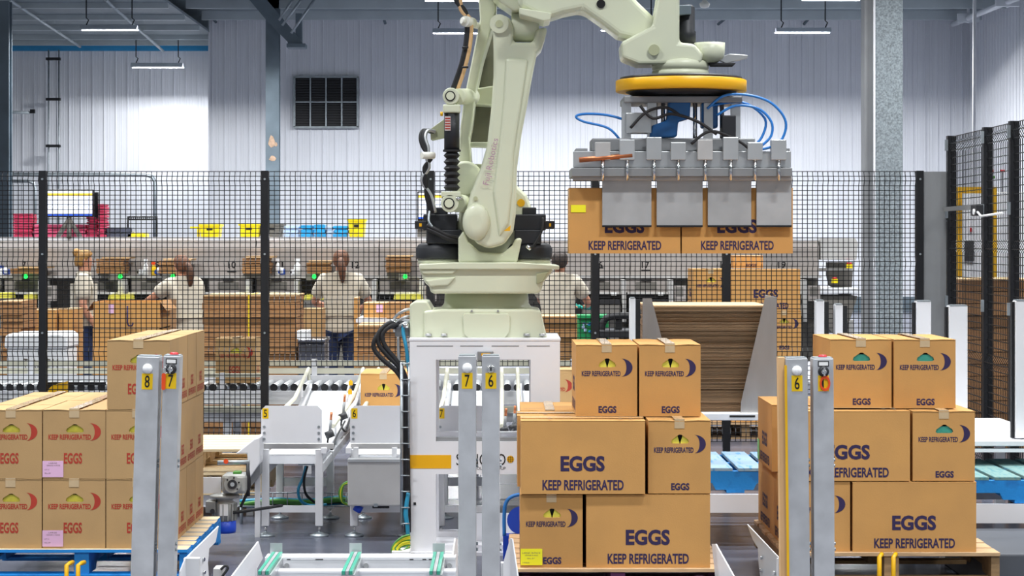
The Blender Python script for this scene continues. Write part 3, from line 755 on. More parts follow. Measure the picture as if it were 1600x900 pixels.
# ---------------------------------------------------------------- robot
YC = 12.3
rb = thing('palletizing_robot', 'large cream-green palletizing robot arm on the white pedestal', 'robot', (X(757, YC), YC, Z(533, YB)))
def cast(name, pts, Ya, Yb, mt='robot_cream', bev=.014, parent=None, seg=3):
    return MB().prism(pxpoly(pts, Ya), Ya, Yb, smooth=False).build(name, mt, parent or rb, bev, seg)
# base casting
base = MB().prism(pxpoly([(662, 531.5), (662, 486), (690, 483), (830, 483), (845, 485), (853, 520), (856, 531.5)], 12.0), 12.0, 12.54)
o = base.build('base_casting', 'robot_cream', rb, .015, 3)
cast('connector_block', [(640, 529), (640, 476), (647, 471), (667, 471), (675, 484), (676, 529)], 12.02, 12.45, bev=.01, parent=o)
cx, s_ = X(760, YC), S(YC)
MB().lathe([(.30, Z(487, YC)), (.262, Z(482, YC)), (.24, Z(474, YC)), (.236, Z(458, YC))], (cx, 12.36, 0), 40).build('neck', 'robot_cream', o)
cast('cover_plate', [(726, 490), (793, 490), (797, 494), (796, 519), (789, 528), (732, 528), (725, 522), (723, 494)], 11.988, 12.0, bev=.004, parent=o)
for a in (669.5, 694, 823, 847.5): MB().lathe([(.018, 0), (.018, .012), (.012, .014)], (X(a, 11.985), 11.985, Z(525, 11.985)), 10).build('bolt_head', 'stainless', o)
for a in (737, 778): MB().cyl((X(a, 11.99), 11.985, Z(486, 11.99)), (X(a, 11.99), 12.0, Z(486, 11.99)), .006, 8).build('screw', 'stainless', o)
# turning deck
dk = cast('turning_deck', [(678, 459), (840, 459), (846, 455), (849, 441), (864, 424), (864, 412), (654, 412), (656, 424), (664, 443), (671, 447), (672, 456)], 12.0, 12.7, bev=.02)
cast('deck_rim', [(709, 410), (812, 410), (874, 415), (874, 421), (655, 421), (655, 413)], 11.975, 12.72, bev=.006, parent=dk)
cast('deck_web', [(657, 421), (716, 421), (708, 428), (660, 428)], 11.985, 12.1, parent=dk, bev=.008)
cast('deck_web', [(664, 438), (712, 433), (700, 446), (672, 448)], 11.985, 12.1, parent=dk, bev=.008)
cast('deck_lug', [(838, 428), (858, 424), (848, 441), (838, 444)], 11.985, 12.1, 'robot_cream_dark', parent=dk, bev=.006)
# shoulder housing
sh = cast('shoulder_housing', [(714, 411), (714, 352), (720, 314), (743, 288), (778, 279), (807, 289), (823, 304), (831, 325), (830, 343), (824, 376), (813, 411)], 12.16, 12.6, bev=.03)
cast('shoulder_foot', [(800, 385), (815, 381), (812, 398), (798, 403)], 12.13, 12.2, 'white_paint_warm', parent=sh, bev=.006)
cast('shoulder_saddle', [(716, 411), (716, 372), (724, 360), (732, 378), (750, 394), (785, 396), (800, 384), (806, 372), (816, 372), (808, 411)], 12.06, 12.3, parent=sh, bev=.015)
# lower arm: front link
arm = [(770, 34), (775, 26), (788, 23), (799, 30), (802, 44), (802, 66), (833, 66), (838, 45), (856, 42), (852, 59), (846, 77), (839, 84), (832, 118), (825, 158), (815, 210), (808, 262), (807, 300), (806, 335), (802, 362), (788, 382), (764, 389), (746, 381), (734, 368), (728, 350), (728, 330), (735, 302), (751, 262), (761, 227), (768, 164), (771, 120), (771, 78)]
fa = cast('lower_arm', arm, 11.98, 12.22, bev=.028, seg=4)
# raised boss and ridge on the arm
cast('arm_ridge', [(790, 90), (826, 92), (817, 150), (803, 240), (800, 300), (795, 350), (780, 372), (770, 300), (779, 230), (786, 160)], 11.965, 12.0, parent=fa, bev=.02, seg=3)
bo = MB().lathe([(.075, 0), (.075, .012), (.062, .03), (.03, .034)], (0, 0, 0), 28).build('pivot_cap', 'robot_cream', fa, ws=False); bo.matrix_local = Matrix.Translation(P(744, 347, 11.98)-root_loc(fa)) @ Matrix.Rotation(PI/2, 4, 'X') @ Matrix.Scale(1.35, 4, (0, 1, 0))
for a, b_ in ((737, 327), (743, 310), (732, 356), (750, 356), (741, 372)): MB().cyl(P(a, b_, 11.972), P(a, b_, 11.99), .012, 10).build('screw', 'robot_cream_dark', fa)
MB().cyl(P(780, 37, 11.955), P(780, 37, 12.24), .052, 24).build('elbow_pin', 'robot_cream', fa); MB().cyl(P(780, 37, 11.95), P(780, 37, 11.957), .02, 16).build('pin_centre', 'robot_cream_dark', fa)
b = MB(); M_ = Matrix.Translation(P(766, 290, 11.962)) @ Matrix.Rotation(-math.radians(78), 4, 'Y'); put_text(b, 'Fuji Robotics', 0, 0, .26, .042, M_, y=0); b.build('lettering', 'mauve_ink', fa)
put = MB(); put_poly(put, pxpoly([(787, 361), (798, 352), (797, 361)], 11.955), 11.955); put.build('warning_label', 'orange_yellow', fa)
MB().cyl(P(814, 317, 12.155), P(814, 317, 12.17), .022, 16).build('yellow_cap', 'yellow_paint', sh)
# barrel of the elbow between the two ears
MB().cyl(P(799, 42, 12.1), P(842, 42, 12.1), .085, 24).build('elbow_barrel', 'robot_cream', rb, .008)
# rear spar, web and cross ties
rs = cast('rear_spar', [(745, -40), (748, 0), (750, 30), (744, 60), (736, 100), (730, 130), (724, 160), (719, 200), (716, 250), (716, 300), (728, 314), (738, 300), (737, 250), (734, 215), (739, 187), (744, 142), (755, 89), (768, 46), (775, 20), (778, -40)], 12.22, 12.75, bev=.014)
cast('cross_tie', [(733, 222), (766, 222), (766, 230), (735, 229)], 12.24, 12.4, parent=rs, bev=.006)
cast('cross_tie', [(744, 138), (776, 133), (776, 165), (741, 163)], 12.5, 12.72, parent=rs, bev=.01)
cast('cross_tie', [(735, 256), (760, 256), (760, 285), (734, 290)], 12.24, 12.4, parent=rs, bev=.01)
cast('web_plate', [(733, 224), (735, 190), (747, 100), (762, 45), (800, 45), (800, 224)], 12.7, 12.74, 'arm_shade', parent=rs, bev=.004)  # web behind the arm window, its shade put into the dark colour
wl = MB().lathe([(.1, 0), (.1, .05), (.085, .06)], (0, 0, 0), 28).build('link_disc', 'robot_cream', rb, ws=False); wl.matrix_local = Matrix.Translation(P(727, 280, 12.2)-root_loc(rb)) @ Matrix.Rotation(PI/2, 4, 'X')
# forearm
fo = cast('forearm', [(800, -45), (812, 10), (845, 30), (862, 28), (880, 22), (910, 16), (940, 37), (966, 57), (1040, 75), (1040, 40), (1020, 24), (997, 2), (975, -22), (950, -48)], 11.82, 12.06, bev=.035, seg=4)
cast('forearm_flange', [(811, 12), (862, 20), (860, 31), (850, 33), (812, 22)], 11.79, 12.1, parent=fo, bev=.006)
cast('forearm_top', [(745, -40), (840, -40), (838, 12), (803, 18), (770, -5)], 11.95, 12.3, parent=fo, bev=.015)
MB().cyl(P(939, 6, 11.81), P(939, 6, 11.825), .024, 14).build('forearm_plug', 'black_ink', fo)
# wrist
YW = 11.85
wr_ = cast('wrist_block', [(970, 66), (985, 58), (1020, 40), (1028, 0), (1032, -40), (1062, -40), (1062, 66), (1085, 68), (1100, 85), (1095, 100), (998, 101), (972, 91)], 11.72, 11.98, bev=.02)
MB().cyl(P(1022, 78, 11.7), P(1022, 78, 11.74), .03, 16).build('wrist_recess', 'robot_cream_dark', wr_)
MB().lathe([(.155, Z(121, YW)), (.155, Z(112, YW)), (.15, Z(111.5, YW)), (.15, Z(109.5, YW)), (.155, Z(109, YW)), (.155, Z(98, YW)), (.13, Z(94, YW))], (X(1063, YW), YW, 0), 36).build('wrist_cylinder', 'robot_cream', wr_)
MB().lathe([(.04, Z(99, YW)), (.075, Z(92, YW)), (.082, Z(84, YW)), (.084, Z(68, YW)), (.076, Z(68, YW))], (X(1108, YW), YW-.03, 0), 28).build('cable_dish', 'robot_cream', wr_)
MB().lathe([(.05, Z(68, YW)), (.05, Z(50, YW)), (.044, Z(48, YW)), (.044, Z(12, YW)), (.03, Z(8, YW))], (X(1073, YW), YW, 0), 20).build('wrist_motor', 'motor_black', wr_)
cast('motor_cap', [(1055, 8), (1080, 8), (1080, 22), (1055, 24)], 11.78, 11.9, 'steel_blue_grey', parent=wr_, bev=.004)
cast('wrist_lever', [(1118, 92), (1140, 84), (1169, 86), (1168, 91), (1135, 99)], 11.8, 11.84, 'aluminium', parent=wr_, bev=.003)
cast('lever_pad', [(1108, 98), (1150, 98), (1146, 103), (1112, 103)], 11.78, 11.86, 'rubber_black', parent=wr_, bev=.003)
# motors on the deck
def motor(px, sgn, label=None):
    Y = 12.22; c = X(px, Y); s = S(Y)
    m = MB().lathe([(36*s, Z(405, Y)), (37*s, Z(402, Y)), (37*s, Z(388, Y)), (33*s, Z(382, Y)), (28*s, Z(380, Y))], (c, Y, 0), 32).build('motor', 'motor_black', rb)
    MB().lathe([(34*s, Z(412, Y)), (34*s, Z(405, Y))], (c, Y, 0), 28).build('mounting_ring', 'robot_cream', m)
    pb('motor_body', px-(20 if sgn < 0 else 22), 359, px+(34 if sgn < 0 else 20), 381, Y-.12, Y+.1, 'motor_black', m, bevel=.006)
    pb('motor_stack', px-26, 335, px+27, 360, Y-.1, Y+.1, 'motor_black', m, bevel=.006)
    pb('motor_cap', px-10, 324, px+12, 336, Y-.07, Y+.07, 'motor_black', m, bevel=.006)
    a, b_ = (px-39, px-20) if sgn < 0 else (px+18, px+40)
    pb('connector', a, 345, b_, 358, Y-.11, Y-.02, 'motor_black', m, bevel=.004)
    pb('label', a+7 if sgn < 0 else a+14, 349, a+11 if sgn < 0 else a+17, 354, Y-.112, Y-.11, 'orange_yellow', m)
    return m
motor(687, -1); motor(826, 1)
# gas spring with bellows
Y = 12.05; c = X(706, Y); s = S(Y)
gs = MB().lathe([(12*s, Z(237, Y)), (12*s, Z(176, Y))], (c, Y, 0), 20).build('gas_spring', 'motor_black', rb)
pb('spring_label', 695, 182, 704, 204, Y-.046, Y-.036, 'label_stripes', gs)
for k in range(5): pb('label_line', 695.5, 184+4*k, 703.5, 186+4*k, Y-.0475, Y-.0455, 'red_ink', gs)
prof = []
for k in range(6): y0 = 298-k*10; prof += [(8.5*s, Z(y0, Y)), (13*s, Z(y0-5, Y))]
prof += [(8.5*s, Z(238, Y)), (14*s, Z(237, Y)), (14*s, Z(234, Y))]
MB().lathe(prof, (c, Y, 0), 20, smooth=False).build('bellows', 'rubber_black', gs)
def eye(nm, px, py, r, zt_, zb_):
    e = MB().cyl((X(px, Y), Y-.05, Z(py, Y)), (X(px, Y), Y+.05, Z(py, Y)), r*s, 24).build(nm, 'robot_cream', rb, .004)
    MB().cyl((X(px, Y)-.004, Y-.056, Z(py, Y)), (X(px, Y)-.004, Y-.049, Z(py, Y)), r*s*.62, 20).build('eye_ring', 'black_ink', e); MB().cyl((X(px, Y)-.004, Y-.06, Z(py, Y)), (X(px, Y)-.004, Y-.055, Z(py, Y)), r*s*.48, 20).build('eye_pin', 'robot_cream', e)
    return e
e = eye('upper_eye', 705, 151, 13, 0, 0); pb('eye_clamp', 692, 163, 719, 176, Y-.05, Y+.05, 'robot_cream', e, bevel=.008); MB().cyl(P(715, 151, Y+.02), P(738, 151, Y+.25), .045, 18).build('cross_boss', 'robot_cream', e)
MB().cyl(P(692, 178, Y-.04), P(688, 178, Y-.04), .012, 10).build('yellow_plug', 'yellow_paint', e)
e = eye('lower_eye', 703, 318, 14, 0, 0); pb('eye_clamp', 689, 299, 720, 308, Y-.05, Y+.05, 'robot_cream', e, bevel=.006); MB().cyl(P(714, 318, Y+.02), P(730, 318, Y+.12), .05, 18).build('cross_boss', 'robot_cream', e); MB().cyl(P(713, 310, Y-.05), P(722, 310, Y-.05), .01, 8).build('grease_nipple', 'chrome', e)
# cable bracket
cast('cable_bracket', [(672, 202), (694, 186), (694, 216), (676, 220), (673, 218)], Y+.06, Y+.075, 'robot_cream_dark', bev=.002)
# cables
def cable(name, pts, r, mt, par, n=8):
    P3 = [p if isinstance(p, Vector) else P(*p) for p in pts]; out = []
    for i in range(len(P3)-1):                                   # Catmull-Rom
        p0, p1, p2, p3 = P3[max(i-1, 0)], P3[i], P3[i+1], P3[min(i+2, len(P3)-1)]
        for k in range(5):
            u = k/5; out.append(.5*((2*p1)+(p2-p0)*u+(2*p0-5*p1+4*p2-p3)*u*u+(3*p1-p0-3*p2+p3)*u**3))
    out.append(P3[-1])
    return MB().tube(out, r, n).build(name, mt, par)
for dx, mt in ((0, 'rubber_black'), (6, 'cardboard_pale'), (-4, 'rubber_black')):
    cable('arm_cable', [(713+dx, -30, 12.1), (715+dx*.6, 0, 12.1), (724-dx*.4, 16, 12.1), (732+dx*.5, 34, 12.1), (730+dx*.6, 70, 12.1), (722+dx*.6, 105, 12.1), (710+dx*.7, 140, 12.12)], .014, mt, rb)
k = MB().cyl(P(726, 33, 12.06), P(738, 36, 12.14), .03, 12).build('cable_clamp', 'white_paint_warm', rb); MB().cyl(P(738, 38, 12.15), P(752, 42, 12.3), .018, 10).build('clamp_arm', 'white_paint_warm', k); MB().cyl(P(721, 32, 12.05), P(726, 33, 12.06), .018, 8).build('clamp_bolt', 'white_paint_warm', k)
for py in (74, 105): MB().cyl(P(722, py, 12.07), P(732, py, 12.07), .006, 8).build('cable_tie', 'rubber_black', rb)
for dx, mt in ((0, 'rubber_black'), (4, 'aluminium'), (-3, 'rubber_black'), (2, 'motor_black')):
    cable('hanging_cable', [(676+dx, 206, 12.1), (664+dx, 204, 12.08), (660+dx, 216, 12.06), (665+dx, 232, 12.05), (671-dx, 246, 12.05), (666+dx, 262, 12.05), (663-dx, 282, 12.06), (669+dx, 305, 12.08), (676+dx, 332, 12.1)], .011, mt, rb)
MB().cyl(P(659, 243, 12.0), P(678, 243, 12.04), .02, 10).build('cable_clamp', 'white_paint_warm', rb)
for dy in (0, 5): cable('motor_cable', [(668, 352+dy, 12.08), (680, 358+dy, 12.06), (700, 368+dy, 12.06), (718, 372+dy, 12.1)], .013, 'rubber_black', rb)
cable('motor_cable', [(672, 327, 12.1), (670, 345, 12.07), (676, 355, 12.06)], .008, 'galvanized', rb)
cable('motor_cable', [(848, 340, 12.1), (846, 362, 12.08), (832, 386, 12.07), (826, 384, 12.1)], .007, 'rubber_black', rb)
MB().cyl(P(823, 384, 12.08), P(829, 390, 12.08), .012, 8).build('cable_plug', 'chrome', rb)
# cable entry box on the base
eb = pb('entry_box', 617, 500, 641, 526, 12.05, 12.2, 'grey_sheet', rb, bevel=.006)
for dx, dy in ((0, 0), (5, 3), (-4, 6)):
    cable('power_cable', [(622+dx, 505+dy, 12.06), (606+dx, 506+dy, 12.02), (592+dx, 520+dy, 12.0), (592+dx*2, 538+dy, 12.0), (606+dx*2, 556+dy, 12.0), (624+dx, 575+dy, 12.0), (634+dx*.5, 604, 12.0), (635, 640, 12.0)], .013, 'rubber_black', eb)
for py in (483, 494, 503): cable('connector_lead', [(640, py, 12.05), (632, py+2, 12.03), (622, py+8, 12.05), (616, py+14, 12.1)], .008, 'aluminium', eb)
cable('teal_lead', [(631, 508, 12.03), (630, 520, 12.02), (635, 545, 12.0), (639, 580, 12.0)], .01, 'cable_teal', eb)
cable('ground_lead', [(622, 526, 12.04), (623, 560, 12.02), (628, 600, 12.0)], .008, 'grey_sheet', eb)
MB().cyl(P(610, 505, 12.04), P(620, 505, 12.06), .02, 10).build('cable_gland', 'chrome', eb); MB().cyl(P(634, 505, 12.02), P(634, 512, 12.02), .018, 10).build('cable_gland', 'chrome', eb)

# ---------------------------------------------------------------- gripper, held cartons
YG = 11.82; xg = X(1064, YG); s = S(YG)
gp = thing('box_gripper', 'clamp gripper with yellow ring, blue hoses and grey side plates', 'gripper', (xg, YG, Z(143, YG)))
MB().lathe([(.35, Z(144, YG)), (.355, Z(143, YG)), (.355, Z(127, YG)), (.35, Z(126, YG))], (xg, YG, 0), 56).build('yellow_ring', 'orange_yellow', gp)
MB().lathe([(.3, Z(126, YG)), (.335, Z(125.5, YG)), (.33, Z(121.5, YG)), (.16, Z(121.2, YG))], (xg, YG, 0), 48).build('ring_top', 'dark_plastic', gp)
MB().lathe([(.25, Z(151, YG)), (.3, Z(145, YG)), (.3, Z(144, YG))], (xg, YG, 0), 40).build('hub', 'motor_black', gp)
pb('upper_frame', 975, 150, 1160, 160, YG-.2, YG+.2, 'grey_sheet', gp, bevel=.005)
for a in (972, 1012, 1100, 1143): pb('frame_leg', a, 158, a+14, 236, YG-.16, YG-.1, 'aluminium', gp); pb('frame_leg', a, 158, a+14, 236, YG+.1, YG+.16, 'aluminium', gp)
pb('valve_block', 978, 176, 1018, 208, YG-.18, YG-.06, 'aluminium', gp, bevel=.005); pb('valve_block', 1128, 180, 1150, 216, YG-.18, YG-.06, 'dark_plastic', gp, bevel=.005)
cast('blue_cylinder', [(1045, 155), (1080, 150), (1078, 185), (1060, 190), (1058, 214), (1014, 216), (1018, 196), (1042, 188)], YG-.17, YG-.05, 'grip_blue', parent=gp, bev=.012)
cast('blue_cylinder', [(1096, 160), (1122, 160), (1122, 200), (1096, 200)], YG-.15, YG-.05, 'grip_blue', parent=gp, bev=.012)
for px in (1024, 1036, 1086, 1128): MB().cyl(P(px, 236, YG-.12), P(px, 160, YG-.12), .012, 10).build('guide_rod', 'chrome', gp)
ct = MB(); 
pb('main_beam', 896, 236, 1236, 262, YG-.21, YG-.15, 'aluminium', gp, bevel=.004); pb('main_beam', 896, 236, 1236, 262, YG+.15, YG+.21, 'aluminium', gp, bevel=.004)
for a in (900, 985, 1070, 1150, 1216): pb('cross_beam', a, 232, a+18, 258, YG-.15, YG+.15, 'grey_sheet', gp)
pb('top_tray', 925, 216, 1180, 236, YG-.17, YG+.17, 'grey_sheet', gp, bevel=.006)
for i, a in enumerate((930, 968, 1010, 1048, 1090, 1130, 1168, 1205)):
    pb('actuator', a, 222-(i % 3)*4, a+24, 250, YG-.25, YG-.2, 'aluminium' if i % 4 else 'cabinet_steel', gp, bevel=.004)
    MB().cyl(P(a+12, 250, YG-.24), P(a+12, 282, YG-.24), .009, 8).build('piston_rod', 'chrome', gp)
MB().cyl(P(905, 250, YG-.24), P(988, 243, YG-.24), .014, 10).build('copper_pipe', 'copper', gp)
pb('cross_plate', 893, 262, 1238, 276, YG-.23, YG+.23, 'grey_sheet', gp, bevel=.004)
for sgn in (-1, 1):
    yy = YG+sgn*.165
    pb('clamp_rail', 895, 276, 1238, 282, min(yy, yy+sgn*.03), max(yy, yy+sgn*.03), 'cabinet_steel', gp, bevel=.003)
    for a, b_ in ((941, 1018), (1026, 1098), (1106, 1174), (1182, 1237)):
        c_ = pb('clamp_plate', a, 280, b_, 354, min(yy, yy+sgn*.012), max(yy, yy+sgn*.012), 'clamp_grey', gp, bevel=.003)
        pb('clamp_lip', a, 352, b_, 355, min(yy, yy+sgn*.016), max(yy, yy+sgn*.016), 'black_steel', c_)
for i, pts in enumerate(([(1105, 170), (1130, 150), (1165, 148), (1200, 158), (1222, 178), (1228, 200), (1215, 225), (1180, 236)], [(1120, 180), (1150, 165), (1185, 170), (1205, 190), (1205, 212), (1190, 228)], [(1110, 165), (1160, 160), (1195, 185), (1190, 215), (1172, 232)], [(1040, 215), (1000, 222), (960, 228), (930, 232)], [(985, 190), (950, 180), (915, 178), (900, 182), (912, 190), (950, 200), (970, 220)])):
    cable('air_hose', [(a, b_, YG-.22+.03*i) for a, b_ in pts], .007, 'hose_blue', gp)
for pts in ([(1000, 165), (1020, 185), (1050, 178), (1090, 190), (1120, 210)], [(985, 200), (1010, 175), (1040, 168), (1062, 180)], [(1080, 225), (1110, 205), (1150, 218), (1170, 232)]):
    cable('control_cable', [(a, b_, YG-.24) for a, b_ in pts], .008, 'rubber_black', gp)
zh = Z(396, YG-.15); G = 'cartons held by the gripper'
for k in (0, 1):
    o = carton('purple', (X(889, YG-.15)+.3+.603*k, YG, zh), PI/2, 'egg carton hanging in the gripper, %s of the two' % ['left', 'right'][k], G)
    if k == 0: MB().box((-.1525, .21, .22), (-.1518, .29, .26)).build('sticker', 'yellow_paper', o, ws=False)
# ---------------------------------------------------------------- roller cross conveyor behind the fence
spec('belt_white', 'eef1f5', .35, 0, .02, 8)
spec('beige_paint', 'cfcdba', .45, 0, .04, 4)
spec('leg_grey', 'd8d9dc', .4, 0, .04, 5)
spec('motor_grey', 'a5a6a2', .5, .3, .1, 12)
spec('fan_blue', '1747c4', .4, 0, .04)
spec('board_wood', 'd9c199', .7, 0, .12, 6, .15, 40, stretch=(1, 6, 6))
spec('translucent_green', '3f9f86', .3, 0, .06)
spec('kerb_dark', '4a4e55', .6, 0, .1, 3)
spec('brush_black', '15161a', .9, 0, .15, 90, .6, 300)
YV = 16.05
cv = thing('cross_conveyor', 'long white roller conveyor running across behind the safety fence', 'conveyor', (X(500, YV), YV, 0))
xa_, xb_ = X(-60, YV), X(1060, YV)
MB().box((xa_, YV, Z(632, YV)), (xb_, YV+.026, Z(611, YV))).build('front_channel', 'white_paint', cv)
MB().box((xa_, YV+.58, Z(632, YV)), (xb_, YV+.61, Z(594, YV))).build('back_channel', 'white_paint', cv)
MB().box((xa_, YV+.62, Z(592, YV)), (xb_, YV+.65, Z(583, YV))).build('guard_rail', 'beige_paint', cv); MB().box((xa_, YV+.62, Z(580, YV)), (xb_, YV+.65, Z(571, YV))).build('guard_rail', 'beige_paint', cv)
MB().box((xa_, YV-.04, Z(644, YV)), (xb_, YV-.01, Z(634, YV))).build('lower_rail', 'beige_paint', cv)
MB().box((xa_, YV+.05, Z(660, YV)), (xb_, YV+.08, Z(646, YV))).build('lower_panel', 'white_paint', cv)
rl = None; zr_ = Z(606, YV); x = xa_+.05
while x < xb_-.03:
    if rl is None: rl = MB().cyl((0, 0, 0), (0, .54, 0), .026, 10).build('roller', 'aluminium', cv, ws=False); o = rl
    else: o = rl.copy(); COL.objects.link(o)
    o.location = Vector((x, YV+.035, zr_))-cv.location; x += .075
x = xa_+.05; cap = None
while x < xb_-.03:
    if cap is None: cap = MB().cyl((0, 0, 0), (0, .006, 0), .029, 10).build('roller_cap', 'rubber_black', cv, ws=False); o = cap
    else: o = cap.copy(); COL.objects.link(o)
    o.location = Vector((x, YV+.028, zr_))-cv.location; x += .075
for px in (20, 355, 480, 610, 740, 900, 1030):
    for dy in (0, .58): MB().box((X(px, YV)-.03, YV+dy, 0), (X(px, YV)+.03, YV+dy+.03, Z(632, YV))).build('leg', 'leg_grey', cv)
    MB().box((X(px, YV)-.02, YV+.6, Z(632, YV)), (X(px, YV)+.02, YV+.625, Z(568, YV))).build('rail_bracket', 'white_paint', cv)
MB().box((X(166, YV), YV-.02, Z(602, YV)), (X(60, YV), YV, Z(597, YV))).build('sensor_strip', 'black_steel', cv)
# front guard rail of the left part and its bracket
MB().box((X(250, YV), YV-.05, Z(589, YV)), (X(412, YV), YV-.02, Z(583, YV))).build('guard_rail', 'beige_paint', cv)
MB().box((X(345, YV), YV-.055, Z(618, YV)), (X(353, YV), YV-.04, Z(582, YV))).build('rail_bracket', 'white_paint', cv)
t = thing('yellow_guard', 'yellow folded sheet guard on the roller conveyor above the left cartons', 'guard', P(90, 612, YV-.06))
MB().prism(pxpoly([(74, 616), (76, 608), (82, 602), (98, 598), (104, 596), (104, 616)], YV-.1), YV-.1, YV-.02).build('sheet', 'yellow_paint', t)
carton('red', (X(372, 16.35), 16.35, Z(606, YV)+.027), 0, 'red-printed carton travelling on the roller conveyor by the fence post', 'cartons on the conveyors')

# ---------------------------------------------------------------- three carton lanes with numbered end plates
YL = 12.6
def lane(num, pl, pr, label, full=True):
    xc = (X(pl, YL)+X(pr, YL))/2; hw = (X(pr, YL)-X(pl, YL))/2
    t = thing('carton_lane', label, 'conveyor', (xc, YL, 0), 'numbered carton lanes')
    zt_, zb_ = Z(634, YL), Z(692, YL)
    c = hw-.025
    o = MB().prism([(xc-hw, zb_), (xc+hw, zb_), (xc+hw, zt_-.025), (xc+c, zt_), (xc-c, zt_), (xc-hw, zt_-.025)], YL, YL+.008).build('end_plate', 'white_paint', t)
    for sx in (-1, 1):
        for zz in (Z(667, YL), Z(676.5, YL), Z(686, YL)): MB().cyl((xc+sx*(hw-.018), YL-.005, zz), (xc+sx*(hw-.018), YL, zz), .008, 10).build('bolt', 'galvanized', o)
    k = MB().box((X(pl+2, YL), YL-.0016, Z(654, YL)), (X(pl+11.5, YL), YL, Z(638, YL))).build('number_sticker', 'sticker_yellow', o)
    b = MB(); put_text(b, num, X(pl+4.2, YL), Z(652, YL), 5*S(YL), 12*S(YL), y=YL-.0022, bold=.01); b.build('digit', 'black_ink', k)
    # inclined belt
    b = MB(); prof = [(YL+.05, .47), (14.9, .475), (15.75, .615), (16.0, .615)]
    vs = []
    for y, z in prof: vs += [(xc-.16, y, z), (xc+.16, y, z)]
    vs += [(x, y, z-.05) for x, y, z in vs]
    b.add(vs, [(0, 1, 3, 2), (2, 3, 5, 4), (4, 5, 7, 6), (8, 10, 11, 9), (10, 12, 13, 11), (12, 14, 15, 13), (0, 2, 10, 8), (2, 4, 12, 10), (4, 6, 14, 12), (1, 9, 11, 3), (3, 11, 13, 5), (5, 13, 15, 7), (0, 8, 9, 1), (6, 7, 15, 14)]).build('belt', 'belt_white', t)
    for sx in (-1, 1):
        MB().tube([(xc+sx*.185, YL+.01, .5), (xc+sx*.185, 14.9, .52), (xc+sx*.185, 15.9, .66)], .022, 4).build('side_rail', 'white_paint', t)
        MB().tube([(xc+sx*.2, 13.1, .60), (xc+sx*.2, 14.9, .64), (xc+sx*.2, 15.95, .78), (xc+sx*.2, 15.99, .70)], .014, 8).build('guide_rail', 'beige_paint', t)
        for y in (13.3, 14.4, 15.4): MB().cyl((xc+sx*.2, y, .47+max(0, y-14.9)*.16), (xc+sx*.2, y, .62+max(0, y-14.9)*.16), .01, 6).build('rail_stay', 'white_paint', t)
    MB().box((xc-hw, YL+.06, Z(703, YL)), (xc+hw+.06, YL+.12, Z(695, YL))).build('cross_beam', 'cabinet_steel', t)
    for sx in (-1, 1):
        for y in (YL+.03, 13.45):
            x0 = xc+sx*(hw-.02); zt2 = Z(703, YL) if y < 13 else .42
            o = MB().box((x0-.022, y, .06), (x0+.022, y+.045, zt2)).build('leg', 'leg_grey', t, .004)
            MB().cyl((x0, y+.022, .012), (x0, y+.022, .062), .008, 8).build('foot_screw', 'chrome', o)
            MB().lathe([(.055, 0), (.055, .008), (.03, .016), (.014, .024)], (x0, y+.022, 0), 20).build('foot_disc', 'galvanized', o)
        MB().box((xc+sx*(hw-.02)-.015, YL+.075, .36), (xc+sx*(hw-.02)+.015, 15.9, .41)).build('long_beam', 'leg_grey', t)
    MB().box((xc-hw+.04, YL+.04, Z(802, YL)), (xc+hw-.04, YL+.08, Z(792, YL))).build('stretcher', 'leg_grey', t)
    MB().box((xc-hw+.04, 13.46, .2), (xc+hw-.04, 13.5, .25)).build('stretcher', 'leg_grey', t)
    return t, xc
l5, x5 = lane('5', 408, 503, 'carton lane with yellow number 5 on its white end plate')
l6, x6 = lane('6', 547, 641, 'carton lane with yellow number 6 beside the cable ladder')
l7, x7 = lane('7', 683, 777, 'carton lane with yellow number 7 seen through the pedestal window')
l8, x8 = lane('8', 822, 916, 'carton lane mostly hidden behind the middle carton stack')
carton('purple', (X(563, 14.55)+.152, 14.85, .478), 0, 'egg carton waiting on the lane with number 6', 'cartons on the conveyors')
carton('red', (X(829, 14.6)+.152, 14.75, .52), 0, 'red-printed carton showing between pedestal and middle stack', 'cartons on the conveyors')
# photo eyes and actuators between the lanes
def actuator(px, py, Y, label):
    t = thing('stop_cylinder', label, 'actuator', P(px, py, Y), 'pneumatic stops on the lanes')
    MB().cyl(P(px, py, Y), P(px+2, py-22, Y), .009, 10).build('cylinder', 'grey_sheet', t); MB().cyl(P(px+2, py-22, Y), P(px+3, py-34, Y), .008, 10).build('orange_grip', 'copper', t)
    MB().cyl(P(px-6, py+3, Y), P(px+6, py-2, Y), .022, 10).build('clamp', 'dark_plastic', t)
    cable('lead', [(px, py, Y), (px-3, py+14, Y), (px+4, py+24, Y), (px+10, py+6, Y+.1), (px+24, py-20, Y+.4)], .006, 'rubber_black', t)
actuator(515, 678, 12.9, 'pneumatic stop with orange grip between lanes 5 and 6'); actuator(536, 650, 13.6, 'dark pneumatic stop further back between lanes 5 and 6')
actuator(788, 672, 12.9, 'pneumatic stop in the pedestal window, left of two'); actuator(802, 668, 13.1, 'pneumatic stop in the pedestal window, right of two')
for px, py, Y, lb in ((548, 598, 15.2, 'upper yellow reflector on the guide rail of lane 6'), (547, 612, 14.9, 'lower yellow reflector on the guide rail of lane 6')):
    t = thing('reflector', lb, 'reflector', P(px, py, Y), 'yellow reflectors'); MB().prism(pxpoly([(px-3, py+4), (px+3, py+4), (px+3, py-2), (px, py-5), (px-3, py-2)], Y), Y-.01, Y+.01).build('plate', 'yellow_paint', t); MB().cyl(P(px-2, py+3, Y), P(px-6, py+16, Y), .008, 6).build('stay', 'white_paint', t)
